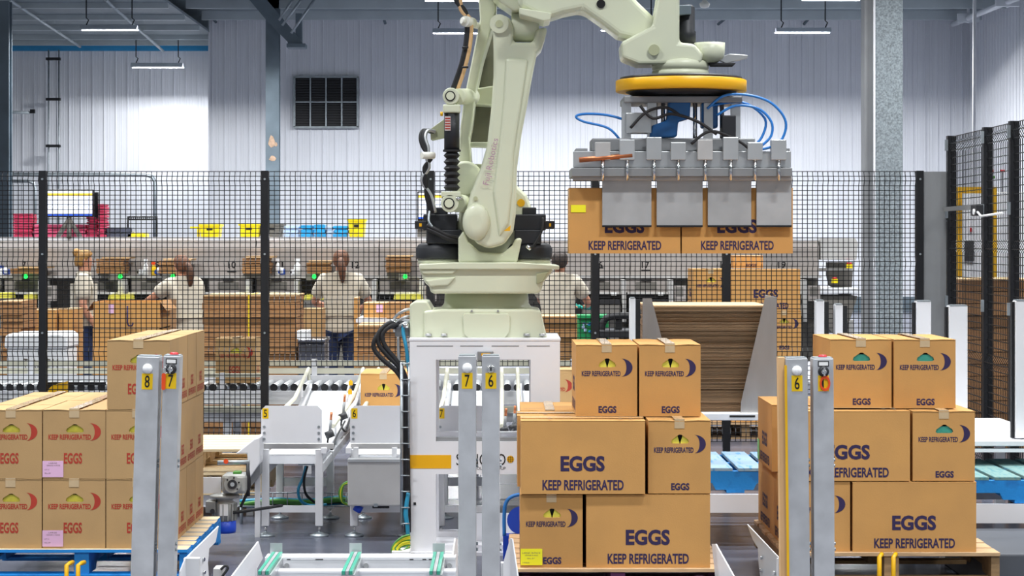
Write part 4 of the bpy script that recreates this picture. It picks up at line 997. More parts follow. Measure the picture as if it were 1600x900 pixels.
# control cabinet and cables under the lanes
t = thing('control_cabinet', 'plain grey steel cabinet hanging under lane 6', 'cabinet', P(585, 792, 12.55))
pb('body', 543, 720, 628, 791, 12.5, 12.72, 'cabinet_steel', t, bevel=.01); pb('lid_edge', 543, 718, 629, 722, 12.49, 12.73, 'aluminium', t)
pb('latch', 584, 787, 590, 792, 12.49, 12.5, 'galvanized', t); pb('hanger', 552, 700, 560, 719, 12.62, 12.66, 'leg_grey', t); pb('hanger', 612, 700, 620, 719, 12.62, 12.66, 'leg_grey', t)
MB().cyl(P(557, 799, 12.56), P(562, 790, 12.56), .025, 10).build('blue_gland', 'fan_blue', t)
for k in range(5): MB().cyl(P(585+k*5, 790, 12.56), P(585+k*5, 794, 12.56), .012, 8).build('gland', 'dark_plastic', t)
t = thing('cable_tray', 'wire cable tray with green, teal and black cables under the lanes', 'cable tray', P(440, 790, 13.2))
for k, (py, mt) in enumerate(((782, 'cable_green'), (785, 'cable_green'), (787, 'rubber_black'), (780, 'cable_teal'), (789, 'cable_teal'), (784, 'cable_yellow'))):
    cable('cable', [(375, py+6-k, 13.15+.03*k), (430, py, 13.15+.03*k), (480, py+2, 13.15+.03*k), (530, py-3, 13.15+.03*k), (560, py+1, 13.15+.03*k), (620, py, 13.15+.03*k)], .011, mt, t)
for py in (770, 791): 
    for dy in (0, .22): MB().cyl(P(372, py, 13.1+dy), P(640, py, 13.1+dy), .004, 5).build('wire', 'galvanized', t)
for px in range(380, 640, 23): MB().tube([P(px, 770, 13.1), P(px, 791, 13.1), P(px, 791, 13.32), P(px, 770, 13.32)], .0035, 5).build('wire', 'galvanized', t)
for px in (377, 630): MB().cyl((X(px, 13.2), 13.2, 0), P(px, 791, 13.2), .01, 6).build('stand', 'galvanized', t)
t = thing('cable_loop', 'blue and black cable loop hanging below lane 5', 'cable', P(475, 790, 13.0))
cable('blue_cable', [(478, 728, 12.8), (474, 745, 12.8), (466, 765, 12.85), (470, 782, 12.9), (486, 790, 12.95), (510, 788, 13.0)], .009, 'cable_teal', t); cable('black_cable', [(480, 728, 12.8), (475, 750, 12.8), (478, 772, 12.9), (492, 785, 13.0)], .008, 'rubber_black', t)
pb('junction', 466, 712, 490, 727, 12.75, 12.85, 'galvanized', t, bevel=.004)
t = thing('cable_coil', 'looped pale green cable at the left edge of the cabinet', 'cable', P(535, 785, 12.7))
for k in range(3): cable('loop', [(545, 752+2*k, 12.7), (535+k, 758, 12.7), (530+2*k, 770, 12.7), (534+k, 784, 12.72), (546, 790-k, 12.75)], .006, 'cable_green' if k != 1 else 'cable_yellow', t)
t = thing('cable_coil', 'coil of yellow cable on the floor beside the pedestal', 'cable', P(625, 865, 12.0))
for k in range(7): q = (k*37 % 7)/7; cable('loop', [(641, 836+2.6*k, 11.8), (629-q*2, 839+2.4*k+q, 11.8+.02*q), (617-q*3+1.1*k, 849+1.8*k, 11.8), (612+2.2*k, 861-q*2, 11.8), (621+1.4*k, 868-1.2*k, 11.82), (633+q*2, 860-q*3, 11.85), (640, 846+3*k, 11.88)], .0055, 'cable_yellow' if k % 3 else 'cable_green', t)
pb('card', 612, 862, 640, 872, 11.75, 11.9, 'white_paper', t)
# cable ladder
t = thing('cable_ladder', 'upright wire cable ladder with cables on the pedestal side', 'cable tray', P(633, 820, 11.98))
for px in (627.5, 639): MB().cyl(P(px, 566, 11.85), P(px, 820 if px < 630 else 700, 11.85), .006 if px > 630 else .009, 6).build('rail', 'galvanized', t)
for k in range(11): py = 568+k*25; MB().cyl(P(627, py, 11.84), P(640, py, 11.84), .004, 5).build('rung', 'galvanized', t)
for k, mt in enumerate(('rubber_black', 'motor_black', 'rubber_black')): cable('cable', [(632+3*k, 596, 11.9), (631+3*k, 660, 11.88), (632+3*k, 740, 11.88), (633+3*k, 800, 11.88), (635+2*k, 832, 11.88)], .011, mt, t)
for k in range(2): cable('teal_cable', [(638, 770, 11.86), (633+k*2, 800, 11.85), (636+k, 822, 11.85), (638, 842, 11.86)], .01, 'cable_teal', t)

# ---------------------------------------------------------------- gear motor, chute and boards left
t = thing('gear_motor', 'grey gear motor with blue fan cover beside the blue pallet', 'motor', P(352, 832, 12.0)); Y = 12.0; s = S(Y); c = X(351, Y)
MB().lathe([(17*s, Z(832, Y)), (18*s, Z(828, Y)), (18*s, Z(813, Y))], (c, Y, 0), 28).build('fan_cover', 'fan_blue', t)
m = MB().lathe([(17.5*s, Z(813, Y)), (17.5*s, Z(785, Y)), (12*s, Z(782, Y)), (14*s, Z(779, Y)), (23*s, Z(777, Y)), (23*s, Z(773, Y)), (13*s, Z(771, Y))], (c, Y, 0), 28).build('motor_body', 'motor_grey', t)
for k in range(16):
    a = 2*PI*k/16; MB().cbox((0, 0, 0), (.012, .006, 26*s), Matrix.Translation((c+math.cos(a)*18*s, Y+math.sin(a)*18*s, Z(799, Y))) @ Matrix.Rotation(a, 4, 'Z')).build('cooling_fin', 'motor_grey', m)
pb('name_plate', 343, 788, 356, 806, Y-.068, Y-.06, 'white_paper', m); pb('terminal_box', 321, 783, 337, 802, Y-.06, Y+.04, 'motor_grey', t, bevel=.006)
MB().cyl(P(332, 799, Y-.07), P(332, 799, Y-.04), .014, 10).build('gland', 'dark_plastic', t)
pb('gear_case', 346, 742, 384, 772, Y-.08, Y+.08, 'motor_grey', t, bevel=.018); pb('mount_plate', 316, 746, 345, 771, Y, Y+.02, 'white_paint', t)
g = MB().cyl(P(363, 757, Y-.1), P(363, 757, Y-.07), .046, 24).build('gear_flange', 'motor_grey', t); MB().cyl(P(363, 757, Y-.108), P(363, 757, Y-.1), .026, 18).build('hollow_shaft', 'dark_plastic', g); MB().cyl(P(363, 757, Y-.112), P(363, 757, Y-.106), .012, 12).build('shaft_screw', 'chrome', g)
for k in range(6): a = k*PI/3+.3; q = P(363, 757, Y-.104)+Vector((math.cos(a)*.037, 0, math.sin(a)*.037)); MB().cyl(q, q+Vector((0, .01, 0)), .005, 6).build('flange_bolt', 'dark_plastic', g)
pb('green_plug', 364, 737, 376, 744, Y-.04, Y+.02, 'cable_green', t, bevel=.003)
MB().cyl(P(340, 723, Y), P(390, 722, Y), .012, 10).build('torque_rod', 'galvanized', t); MB().cyl(P(353, 721, Y-.02), P(353, 721, Y+.02), .014, 8).build('orange_cap', 'orange_plastic', t); MB().cyl(P(387, 722, Y), P(388, 775, Y), .01, 8).build('torque_arm', 'dark_plastic', t)
cable('motor_cable', [(340, 802, Y-.05), (372, 800, Y-.02), (400, 796, Y+.1), (440, 790, Y+.6)], .009, 'rubber_black', t); cable('motor_cable', [(376, 792, Y), (384, 775, Y), (390, 760, Y), (388, 735, Y)], .008, 'rubber_black', t)
t = thing('chute_cover', 'white folded sheet cover sloping beside lane 5', 'cover', P(390, 760, 12.5))
MB().prism(pxpoly([(368, 709), (397, 686), (406, 683), (406, 724), (388, 750), (386, 709)], 12.45), 12.45, 12.75).build('cover', 'white_paint', t, .006)
MB().prism(pxpoly([(387, 750), (406, 725), (406, 742), (392, 760)], 12.5), 12.5, 12.7).build('lower_lip', 'grey_sheet', t)
MB().box((X(398, 12.6), 12.6, 0), (X(406, 12.6), 12.64, Z(725, 12.6))).build('stand', 'leg_grey', t)
for k, (z0, lb) in enumerate(((Z(772, 13.55), 'lower new wooden pallet left of the chute cover'), (Z(772, 13.55)+.145, 'upper new wooden pallet left of the chute cover'))):
    pallet(lb, X(310, 13.6), 13.5, z0+.0, .86, 1.0, 'board_wood', 'board_wood', h=.14, nb=6)
t = thing('pallet_stand', 'white conveyor base under the new wooden pallets', 'base', (X(310, 13.6), 13.6, 0)); pb('frame', 200, 774, 400, 792, 13.55, 14.4, 'white_paint', t)
for px in (215, 385): pb('leg', px, 792, px+10, 808, 13.6, 13.65, 'leg_grey', t)

# ---------------------------------------------------------------- low pallet frame between the left and middle pallets
YQ = 9.75
t = thing('slide_rack', 'low white frame with green slide rails between the two pallets', 'frame', (X(560, YQ), YQ, 0))
pb('back_beam', 414, 873, 712, 893, YQ, YQ+.03, 'white_paint', t); pb('back_beam_top', 414, 871, 712, 875, YQ-.002, YQ+.12, 'white_paint', t)
pb('front_beam', 413, 893, 712, 925, YQ-.22, YQ-.19, 'white_paint', t); pb('front_beam_top', 413, 892.5, 712, 896, YQ-.222, YQ-.14, 'white_paint', t)
zf = Z(873, YQ)
for px in (432, 556, 686):
    x = X(px, YQ)
    for dx, mt in ((-.02, 'translucent_green'), (-.004, 'aluminium'), (.012, 'translucent_green')): MB().box((x+dx-.007, YQ-.5, zf+.005), (x+dx+.007, YQ+.08, zf+.02)).build('slide_rail', mt, t)
    MB().box((x-.028, YQ-.5, zf-.03), (x+.028, YQ+.07, zf+.004)).build('rail_bed', 'aluminium', t)
    pb('end_tab', px-10, 849, px+9, 873, YQ+.1, YQ+.106, 'aluminium', t); MB().cyl(P(px+16, 884, YQ-.03), P(px+16, 884, YQ), .012, 10).build('bolt', 'chrome', t)
for px in (422, 705): MB().box((X(px, YQ)-.02, YQ-.2, 0), (X(px, YQ)+.02, YQ+.1, zf-.05)).build('leg', 'leg_grey', t)
for px in (448, 493, 499, 640, 660, 670): pb('slot', px, 873.5, px+6, 875, YQ-.003, YQ, 'black_ink', t)
# flared guide plates
def on_line(px, py, A, B):
    k = (px-VX)/F; u = (k*A[1]-A[0])/((B[0]-A[0])-k*(B[1]-A[1])); Yy = A[1]+(B[1]-A[1])*u
    return Vector((A[0]+(B[0]-A[0])*u, Yy, Z(py, Yy)))
def oblique(name, label, pts, a, b_, mt='aluminium', bolts=(), th=.006):
    A = (X(a[0], a[1]), a[1]); B = (X(b_[0], b_[1]), b_[1])
    t = thing('guide_plate', label, 'plate', (A[0], A[1], 0), 'flared pallet guide plates')
    q = [on_line(p, y, A, B) for p, y in pts]; n = len(q); nrm = Vector((B[1]-A[1], -(B[0]-A[0]), 0)).normalized()*th
    if nrm.y < 0: nrm = -nrm
    MB().add(q+[v+nrm for v in q], [tuple(range(n)), tuple(range(2*n-1, n-1, -1))]+[((i+1) % n, i, n+i, n+(i+1) % n) for i in range(n)]).build('plate', mt, t)
    for p, y in bolts: c = on_line(p, y, A, B); MB().cyl(c-nrm*1.5, c, .009, 8).build('bolt', 'chrome', t)
    # foot that carries it
    c = on_line(pts[-1][0], pts[-1][1], A, B); MB().box((c.x-.01, c.y, 0), (c.x+.06, c.y+.05, max(.05, c.z))).build('foot', 'leg_grey', t)
    return t
oblique('g', 'flared white guide plate beside the blue pallet corner', [(342, 822), (337, 847), (327, 857), (325, 880), (328, 925), (278, 925), (282, 893), (290, 873)], (278, 9.7), (343, 10.15), 'white_paint', ((317, 874), (318, 894)))
oblique('g', 'flared white guide plate left of the low pallet frame', [(404, 846), (411, 872), (402, 888), (402, 925), (344, 925)], (344, 9.5), (411, 9.95), 'white_paint')
oblique('g', 'flared guide plate left of the right pallet', [(1167, 819), (1176, 843), (1184, 856), (1186, 890), (1192, 925), (1240, 925), (1230, 888), (1218, 873)], (1166, 10.2), (1242, 9.75), 'aluminium', ((1190, 871), (1190, 891), (1211, 895)))
oblique('g', 'narrow guide plate right of the middle pallet', [(1112, 850), (1118, 850), (1160, 925), (1120, 925)], (1111, 10.3), (1160, 9.6), 'white_paint')
oblique('g', 'pointed white guide plate left of the middle posts', [(712, 841), (715, 842), (716, 925), (700, 925)], (699, 9.65), (716, 9.9), 'white_paint')
oblique('g', 'pointed white guide plate right of the middle posts', [(797, 841), (800, 842), (812, 925), (782, 925), (786, 880)], (782, 9.9), (812, 9.65), 'white_paint')
t = thing('photo_sensor', 'small sensor block on the floor by the left guide plate', 'sensor', P(345, 905, 9.9)); pb('block', 333, 888, 348, 910, 9.85, 9.95, 'cabinet_steel', t, bevel=.004); MB().box((X(335, 9.9), 9.87, 0), (X(345, 9.9), 9.93, Z(909, 9.9))).build('stand', 'galvanized', t)
cable('lead', [(345, 890, 9.84), (352, 884, 9.84), (356, 888, 9.84), (348, 900, 9.84), (344, 912, 9.86)], .006, 'rubber_black', t)
# blue drum behind the middle stack
t = thing('blue_drum', 'blue cable drum with tubular frame half hidden behind the middle stack', 'drum', P(806, 835, 11.75))
MB().cyl(P(814, 813, 11.715), P(814, 813, 11.835), .075, 28).build('drum', 'fan_blue', t); cable('frame_tube', [(788, 838, 11.73), (788, 800, 11.73), (792, 783, 11.73), (802, 775, 11.73), (818, 772, 11.73)], .01, 'hose_blue', t); MB().box((X(786, 11.75), 11.72, 0), (X(835, 11.75), 11.83, Z(836, 11.75))).build('foot', 'fan_blue', t)

# ---------------------------------------------------------------- cardboard sheet magazine
YM = 13.6
t = thing('sheet_magazine', 'white stand with slanted steel cheeks holding the cardboard sheets', 'stand', (X(1110, YM), YM, 0))
pb('top_beam', 975, 646, 1245, 657, YM-.12, YM+.9, 'white_paint', t, bevel=.004); pb('slot', 1140, 649, 1180, 652, YM-.123, YM-.118, 'black_ink', t)
for px in (985, 1225): 
    for y in (YM-.08, YM+.8): MB().box((X(px, YM)-.03, y, 0), (X(px, YM)+.03, y+.05, Z(657, YM))).build('leg', 'leg_grey', t)
MB().prism(pxpoly([(1004, 466), (1018, 466), (1064, 645), (1004, 645)], YM-.06), YM-.06, YM-.052).build('cheek', 'stainless', t)
MB().prism(pxpoly([(1195, 467), (1197, 465), (1212, 464), (1214, 645), (1157, 645), (1158, 628)], YM-.06), YM-.06, YM-.052).build('cheek', 'stainless', t)
MB().box((X(1210, YM), YM-.05, Z(645, YM)), (X(1212, YM), YM+.5, Z(464, YM))).build('side_wall', 'stainless', t)
rr = random.Random(11); ORD = 'lowest second third fourth fifth sixth seventh eighth ninth tenth eleventh twelfth thirteenth fourteenth fifteenth'.split()
G = 'bundles of flat cardboard in the magazine'
zc_, k = Z(645, YM), 0; ztop = Z(477, YM)
while zc_ < ztop-.02:
    h = min(rr.uniform(.05, .085), ztop-zc_); lb = 'bundle of flat cardboard sheets in the magazine, %s from the bottom' % ORD[k]
    o = thing('cardboard_bundle', lb, 'cardboard', (X(1106, YM), YM, zc_), G); n = max(3, int(h/.0085)); dx = rr.uniform(-.01, .01); dy = rr.uniform(-.015, .015)
    for i in range(n):
        j = rr.uniform(-.004, .004); th = h/n
        last = zc_+h >= ztop-.001 and i == n-1
        MB().box((X(1012, YM)+dx+j, YM+dy+rr.uniform(-.004, .004), zc_+i*th), (X(1203, YM)+dx+j, YM+.78+dy, zc_+(i+.86)*th)).build('sheet', 'cardboard_edge' if not last else 'cardboard_pale', o)
    zc_ += h; k += 1
# guide posts with brushes
def guide(px0, px1, py0, Y, brush, label, zb_=.62):
    t = thing('guide_post', label, 'post', (X(px0, Y), Y, zb_), 'white guide posts with brushes')
    MB().box((X(px0, Y), Y, zb_), (X(px1, Y), Y+.08, Z(py0, Y))).build('profile', 'white_paint', t, .004)
    MB().box((X(px0, Y)+.004, Y-.002, Z(py0, Y)-.002), (X(px1, Y)-.004, Y+.078, Z(py0, Y)+.006)).build('cap', 'galvanized', t)
    a, b_ = (X(px1, Y), X(px1+8, Y)) if brush > 0 else (X(px0-5, Y), X(px0, Y))
    MB().box((a+.001, Y+.02, zb_), (b_-.001, Y+.06, Z(py0+2, Y))).build('brush', 'brush_black', t)
guide(984, 993, 466, YM-.1, 1, 'white guide post left of the cardboard sheets', Z(645, YM))
guide(1275, 1288, 470, 13.3, 1, 'white guide post behind the right stack, left of a close pair')
guide(1305, 1317, 476, 13.3, 1, 'white guide post behind the right stack, right of a close pair')
guide(1432, 1455, 471, 13.2, -1, 'white guide post before the grey sheet panel')
guide(1483, 1512, 478, 12.9, -1, 'broad white guide post right of the right stack')
guide(1587, 1612, 470, 12.4, -1, 'white guide post at the right edge of the picture', .59)
# table, pallets and kerb on the right
t = thing('dispenser_table', 'white table top at the right edge under the guide posts', 'table', (X(1500, 12.8), 12.8, 0))
MB().box((X(1302, 12.3), 12.3, .555), (X(1664, 12.3), 13.9, .585)).build('top', 'white_paint', t, .004); MB().box((X(1302, 12.3), 12.31, .52), (X(1664, 12.3), 12.35, .54)).build('apron', 'white_paint', t)
for px in (1318, 1645): 
    for y in (12.85, 13.7): MB().box((X(px, 12.4)-.03, y, 0), (X(px, 12.4)+.03, y+.05, .555)).build('leg', 'leg_grey', t)
for (px, Y, wd, lb) in ((1150, 12.15, .95, 'weathered blue pallet on the beam between middle and right stacks'), (1600, 11.7, 1.0, 'blue pallet on the white base at the right edge')):
    pallet(lb, X(px, Y), Y, .305, wd, 1.0, 'pallet_blue_worn' if px < 1300 else 'pallet_green_worn', 'pallet_blue', nb=6, turn=True)
    b = thing('pallet_stand', 'white beam base under the ' + lb.split(' on ')[0] + (' behind the middle stack' if px < 1300 else ' at the right'), 'base', (X(px, Y), Y, 0)); x0, x1 = X(px, Y)-wd/2-.05, X(px, Y)+wd/2+.05
    MB().box((x0, Y-.02, .2), (x1, Y+.02, .302)).build('front_beam', 'white_paint', b); MB().box((x0, Y+1.06, .2), (x1, Y+1.1, .302)).build('back_beam', 'white_paint', b)
    for x in (x0+.02, x1-.06): MB().box((x, Y+.02, .2), (x+.04, Y+1.06, .29)).build('side_beam', 'leg_grey', b)
    for x in (x0+.1, x1-.16):
        for y in (Y-.01, Y+1.06): MB().box((x, y, 0), (x+.06, y+.03, .2)).build('leg', 'leg_grey', b)
t = tag(MB().prism([(X(1536, 10.6), 0), (X(1720, 10.6), 0), (X(1720, 10.6), .19), (X(1546, 10.6), .19)], 10.6, 11.55).build('floor_kerb', 'kerb_dark', None, .01), 'dark grey kerb block on the floor at the lower right', 'kerb')
# ---------------------------------------------------------------- the long egg grader
spec('grader_grey', 'a9a19b', .5, .1, .04, 2)
spec('grader_dark', '77736c', .55, .15, .06, 3)
spec('grader_light', 'c6c4c0', .45, .1, .04, 3)
spec('slot_black', '17171a', .6, 0, .05)
spec('led_green', '19e04a', .4, 0, 0, emit=3)
spec('pink_pulp', 'd8597c', .8, 0, .08, 12)
spec('pink_pulp_dark', 'c4375a', .8, 0, .08, 12)
spec('crate_yellow', 'f2d90f', .45, 0, .06, 10)
spec('pack_blue', '2a9fd6', .4, 0, .12, 14)
spec('pack_pale', 'b5cbe6', .35, 0, .1, 14)
spec('screen_white', 'dfe6f5', .3, 0, 0, emit=1.1)
spec('screen_blue', '2a55c8', .3, 0, 0, emit=1.1)
spec('screen_yellow', 'e8c53a', .3, 0, 0, emit=1.1)
spec('cleaner_white', 'f3f4f6', .35, 0, .03)
spec('cleaner_blue', '1f4fb8', .4, 0, .05)
spec('crate_green', '158a4c', .45, 0, .06)
spec('film_wrap', '4a4d5a', .2, 0, .2, 9, .5, 18, coat=.6)
spec('brown_bundle', 'a3774c', .9, 0, .14, 40, .35, 90, stretch=(.15, .15, 3))
spec('strap_yellow', 'e0c020', .5, 0, 0)
YE = 26.5; s = S(YE)
gr = thing('egg_grader', 'long grey egg grading machine across the back of the hall', 'machine', (X(640, YE), YE, 0))
gx0, gx1 = X(-60, YE), X(1340, YE)
# upper housing in sections with visible seams
seams = [-60, 203, 400, 592, 790, 985, 1185, 1280]
for a, b_ in zip(seams, seams[1:]):
    x0, x1 = X(a, YE)+.004, X(b_, YE)-.004
    MB().prism([(0, Z(432, YE)), (0, Z(388, YE)), (.06, Z(376, YE)), (.12, Z(372, YE)), (1.3, Z(371, YE)), (1.3, Z(432, YE))], x0, x1, m=Matrix.Translation((0, YE, 0)) @ Matrix(((0, 1, 0, 0), (1, 0, 0, 0), (0, 0, 1, 0), (0, 0, 0, 1)))).build('upper_housing', 'grader_grey', gr)
MB().box((gx0, YE+.05, Z(376, YE)), (X(1280, YE), YE+1.32, Z(370.5, YE))).build('top_cover', 'white_paint', gr)
MB().box((gx0, YE+.08, 0.25), (X(1280, YE), YE+1.25, Z(432, YE))).build('core', 'grader_dark', gr)
MB().box((gx0, YE-.22, Z(434, YE)), (X(1280, YE), YE+.05, Z(430, YE))).build('shelf', 'grader_light', gr)
for num, px in (('7', 38), ('8', 170), ('9', 246), ('10', 363), ('11', 437), ('12', 556), ('13', 628), ('14', 748), ('15', 822), ('16', 936), ('17', 1009), ('18', 1132), ('19', 1222)):
    w_ = 5*len(num) if '1' not in num else 5*len(num)
    b = MB(); put_text(b, num, X(px-len(num)*3.2, YE), Z(419, YE), len(num)*6.0*s, 10.5*s, y=YE-.004, bold=.012); b.build('numeral', 'black_ink', gr)
for px, py in ((85, 432), (362, 424), (1009, 422), (350, 432), (1165, 432), (936, 418)):
    MB().box((X(px-7, YE), YE-.006, Z(py+1.3, YE)), (X(px+7, YE), YE, Z(py-.6, YE))).build('vent_slot', 'slot_black', gr)
# right end of the machine
MB().prism([(X(1282, YE), Z(406, YE)), (X(1338, YE), Z(406, YE)), (X(1341, YE), Z(380, YE)), (X(1336, YE), Z(372, YE)), (X(1282, YE), Z(371, YE))], YE-.02, YE+1.3).build('end_housing', 'grader_light', gr, .01)
MB().prism(pxpoly([(1298, 410), (1340, 410), (1332, 520), (1322, 520), (1318, 455), (1302, 447), (1298, 430)], YE), YE+.3, YE+.4).build('end_frame', 'grader_dark', gr)
MB().prism(pxpoly([(1272, 462), (1338, 462), (1326, 500), (1300, 520), (1280, 500)], YE), YE-.1, YE+.8).build('end_hopper', 'grader_dark', gr)
pb('end_table', 1252, 450, 1341, 459, YE-.15, YE+.9, 'white_paint', gr, bevel=.01); pb('end_bar', 1262, 419, 1335, 423, YE+.1, YE+.2, 'grader_light', gr)
for px in (1284, 1326): pb('end_leg', px, 500, px+8, 600, YE, YE+.1, 'grader_light', gr)
for px, py in ((1327, 413), (1304, 436)):
    o = MB().cbox(P(px, py+3, YE-.05), (.07, .06, .05)).build('stop_box', 'crate_yellow', gr); MB().cyl(P(px, py, YE-.05), P(px, py-3, YE-.05), .03, 10).build('stop_button', 'red_plastic', o)

# packing stations below the shelf
def station(px, label, tilt):
    t = thing('packing_station', label, 'machine', (X(px, YE), YE-.3, 0), 'packing stations of the grader'); x = X(px, YE)
    def bx(nm, a, b_, c, d, y0, y1, mt, par=t, **k): return MB().box((x+a*s, y0, Z(d, YE)), (x+b_*s, y1, Z(c, YE))).build(nm, mt, par, **k)
    bx('face_panel', -33, 33, 435, 456, YE-.2, YE-.02, 'grader_grey'); bx('viewing_window', -18, 14, 440, 451, YE-.207, YE-.2, 'grader_dark'); bx('slot_bar', -10, 6, 436, 438.5, YE-.22, YE-.2, 'slot_black')
    bx('roller_bed', -32, 30, 457, 464, YE-.45, YE-.05, 'slot_black'); bx('bed_rail', -33, 31, 455, 458, YE-.47, YE-.45, 'grader_light'); bx('belt', -31, 26, 466, 473, YE-.75, YE-.3, 'rubber_black')
    bx('tray_table', -30, 26, 474, 490, YE-.8, YE-.2, 'grader_dark'); bx('side_cheek', 30, 36, 436, 500, YE-.6, YE-.1, 'grader_light'); bx('base', -28, 24, 490, 596, YE-.7, YE-.1, 'grader_dark')
    o = None if tilt == 0 else bx('control_panel', 38, 56, 444, 468, YE-.62, YE-.5, 'grader_grey'); o and bx('control_screen', 40, 51, 447, 460, YE-.625, YE-.62, 'grader_dark', o); bx('data_plate', 14, 22, 455, 460, YE-.472, YE-.47, 'white_paper')
    return t
names = ['6', '7', '8', '9', '10', '11', '12', '13', '14', '15', '16', '17', '18', '19']
for n, px in zip(names, (-28, 46, 168, 243, 362, 437, 556, 628, 748, 822, 938, 1010, 1130, 1214)):
    if n not in ('14', '15'): station(px, 'packing station of the grader under the numeral %s' % dict(zip(names, 'six seven eight nine ten eleven twelve thirteen fourteen fifteen sixteen seventeen eighteen nineteen'.split()))[n] if n not in ('6',) else 'packing station of the grader at the left edge of the picture', int(n) % 2 if n != '11' else 0)
# cardboard blanks in the racks above the stations, with their green lamps
def blanks(x0, x1, y0, y1, led, where, tilt=0):
    t = thing('blank_rack', 'rack of brown carton blanks ' + where, 'rack', P((x0+x1)/2, y1, YE-.3), 'racks of carton blanks on the grader'); n = 6
    rr = random.Random(int(x0))
    for i in range(n):
        a = y0+(y1-y0)*i/n; MB().box((X(x0+rr.uniform(0, 2), YE), YE-.42-rr.uniform(0, .02), Z(a+(y1-y0)/n*.86, YE)), (X(x1-rr.uniform(0, 3), YE), YE-.06, Z(a, YE))).build('blank', 'brown_bundle', t)
    MB().prism(pxpoly([(x0-1, y0-3), (x1+1, y0-3), (x1-1, y0), (x0+1, y0)], YE-.4), YE-.44, YE-.05).build('top_blank', 'cardboard_pale', t)
    MB().box((X(x0+2, YE), YE-.4, Z(429.8, YE)), (X(x1-2, YE), YE-.05, Z(y1, YE))).build('bracket', 'grader_dark', t)
    if led: 
        pl = MB().box((X(led-7, YE), YE-.46, Z(437, YE)), (X(led+7, YE), YE-.43, Z(427, YE))).build('lamp_plate', 'grader_dark', t); MB().cyl(P(led, 432, YE-.475), P(led, 432, YE-.455), .026, 16).build('green_lamp', 'led_green', pl)
blanks(28, 76, 419, 427, 40, 'under the numeral 7 at the left fence post'); blanks(160, 204, 404, 427, 188, 'beside the blonde worker'); blanks(256, 300, 407, 427, 270, 'above the worker with the ponytail')
blanks(384, 428, 403, 427, 0, 'behind the second fence post'); blanks(483, 521, 410, 427, 491, 'left of the worker seen from behind'); blanks(605, 644, 402, 425, 633, 'just left of the robot')
# yellow egg trays on the station tables
G = 'yellow egg trays on the packing tables'
for px0, px1, py, lb in ((-6, 16, 457, 'at the left edge'), (36, 52, 466, 'below the numeral 7'), (169, 204, 463, 'behind the open carton'), (368, 384, 458, 'beside the numeral 10, left half'), (420, 432, 458, 'right of the second fence post'), (475, 508, 460, 'left of the worker seen from behind'), (615, 660, 463, 'just left of the robot')):
    t = thing('egg_tray', 'pale yellow egg tray ' + lb, 'egg tray', P((px0+px1)/2, py+9, YE-.85), G); Yt = YE-.78; fl = px0 in (-6, 475); py = py if fl else 459.5
    for k in range(3): MB().box((X(px0+k*.5, Yt), Yt, Z(py+9-3*k, Yt)), (X(px1-k*.5, Yt), Yt+.3, Z(py+6.6-3*k, Yt))).build('tray', 'egg_tray_yellow', t)
    if fl: MB().box((X(px0, Yt), Yt, 0), (X(px1, Yt), Yt+.3, Z(py+9, Yt))).build('stand', 'grader_dark', t)
# bottles and rolls on the shelf
def bottle(px, py, h, mt, label, cap='cleaner_white', r=4.2):
    t = thing('spray_bottle', label, 'bottle', P(px, py, YE-.14), 'bottles on the grader shelf'); c = P(px, py, YE-.14); q = s
    MB().lathe([(r*q, 0), (r*q, h*.55*q), (r*.45*q, h*.72*q), (r*.4*q, h*.8*q)], c, 12).build('bottle', mt, t); MB().box((c.x-r*.7*q, c.y-.02, c.z+h*.8*q), (c.x+r*.6*q, c.y+.02, c.z+h*q)).build('spray_head', cap, t)
zs = 430
bottle(3, zs, 15, 'cleaner_white', 'white spray bottle with blue band at the left edge', 'cleaner_blue'); bottle(228, zs, 25, 'cleaner_white', 'white spray bottle beside the paper roll'); bottle(434, zs, 26, 'cleaner_white', 'white spray bottle right of the second fence post'); bottle(465, zs, 26, 'cleaner_white', 'broad white spray bottle right of the blue tape', r=6); bottle(240, zs, 21, 'sticker_yellow', 'yellow bottle on the grader shelf', 'orange_plastic')
for px, lb in ((248, 'blue and white tape roll on the shelf'), (441, 'blue tape gun on the shelf beneath the numeral 11'), (10, 'blue and white packet at the far left of the shelf')):
    t = thing('tape_dispenser', lb, 'tape', P(px, 428, YE-.1), 'tape on the grader shelf'); MB().cyl(P(px-6, 425, YE-.14), P(px+5, 425, YE-.14), .034, 12).build('roll', 'cleaner_blue', t); MB().cyl(P(px-3, 423, YE-.15), P(px+2, 423, YE-.15), .04, 12).build('band', 'cleaner_white', t)
for px, lb in ((215, 'white paper roll with dark core on the shelf'), (455, 'white roll with dark core under the numeral 11')):
    t = thing('paper_roll', lb, 'roll', P(px, 430, YE-.14), 'rolls on the grader shelf'); c = P(px, 425.5, YE-.14); MB().cyl(c, c+Vector((.1, .08, 0)), .035, 16).build('roll', 'cleaner_white', t); MB().cyl(c+Vector((-.003, -.002, 0)), c, .014, 10).build('core', 'slot_black', t)
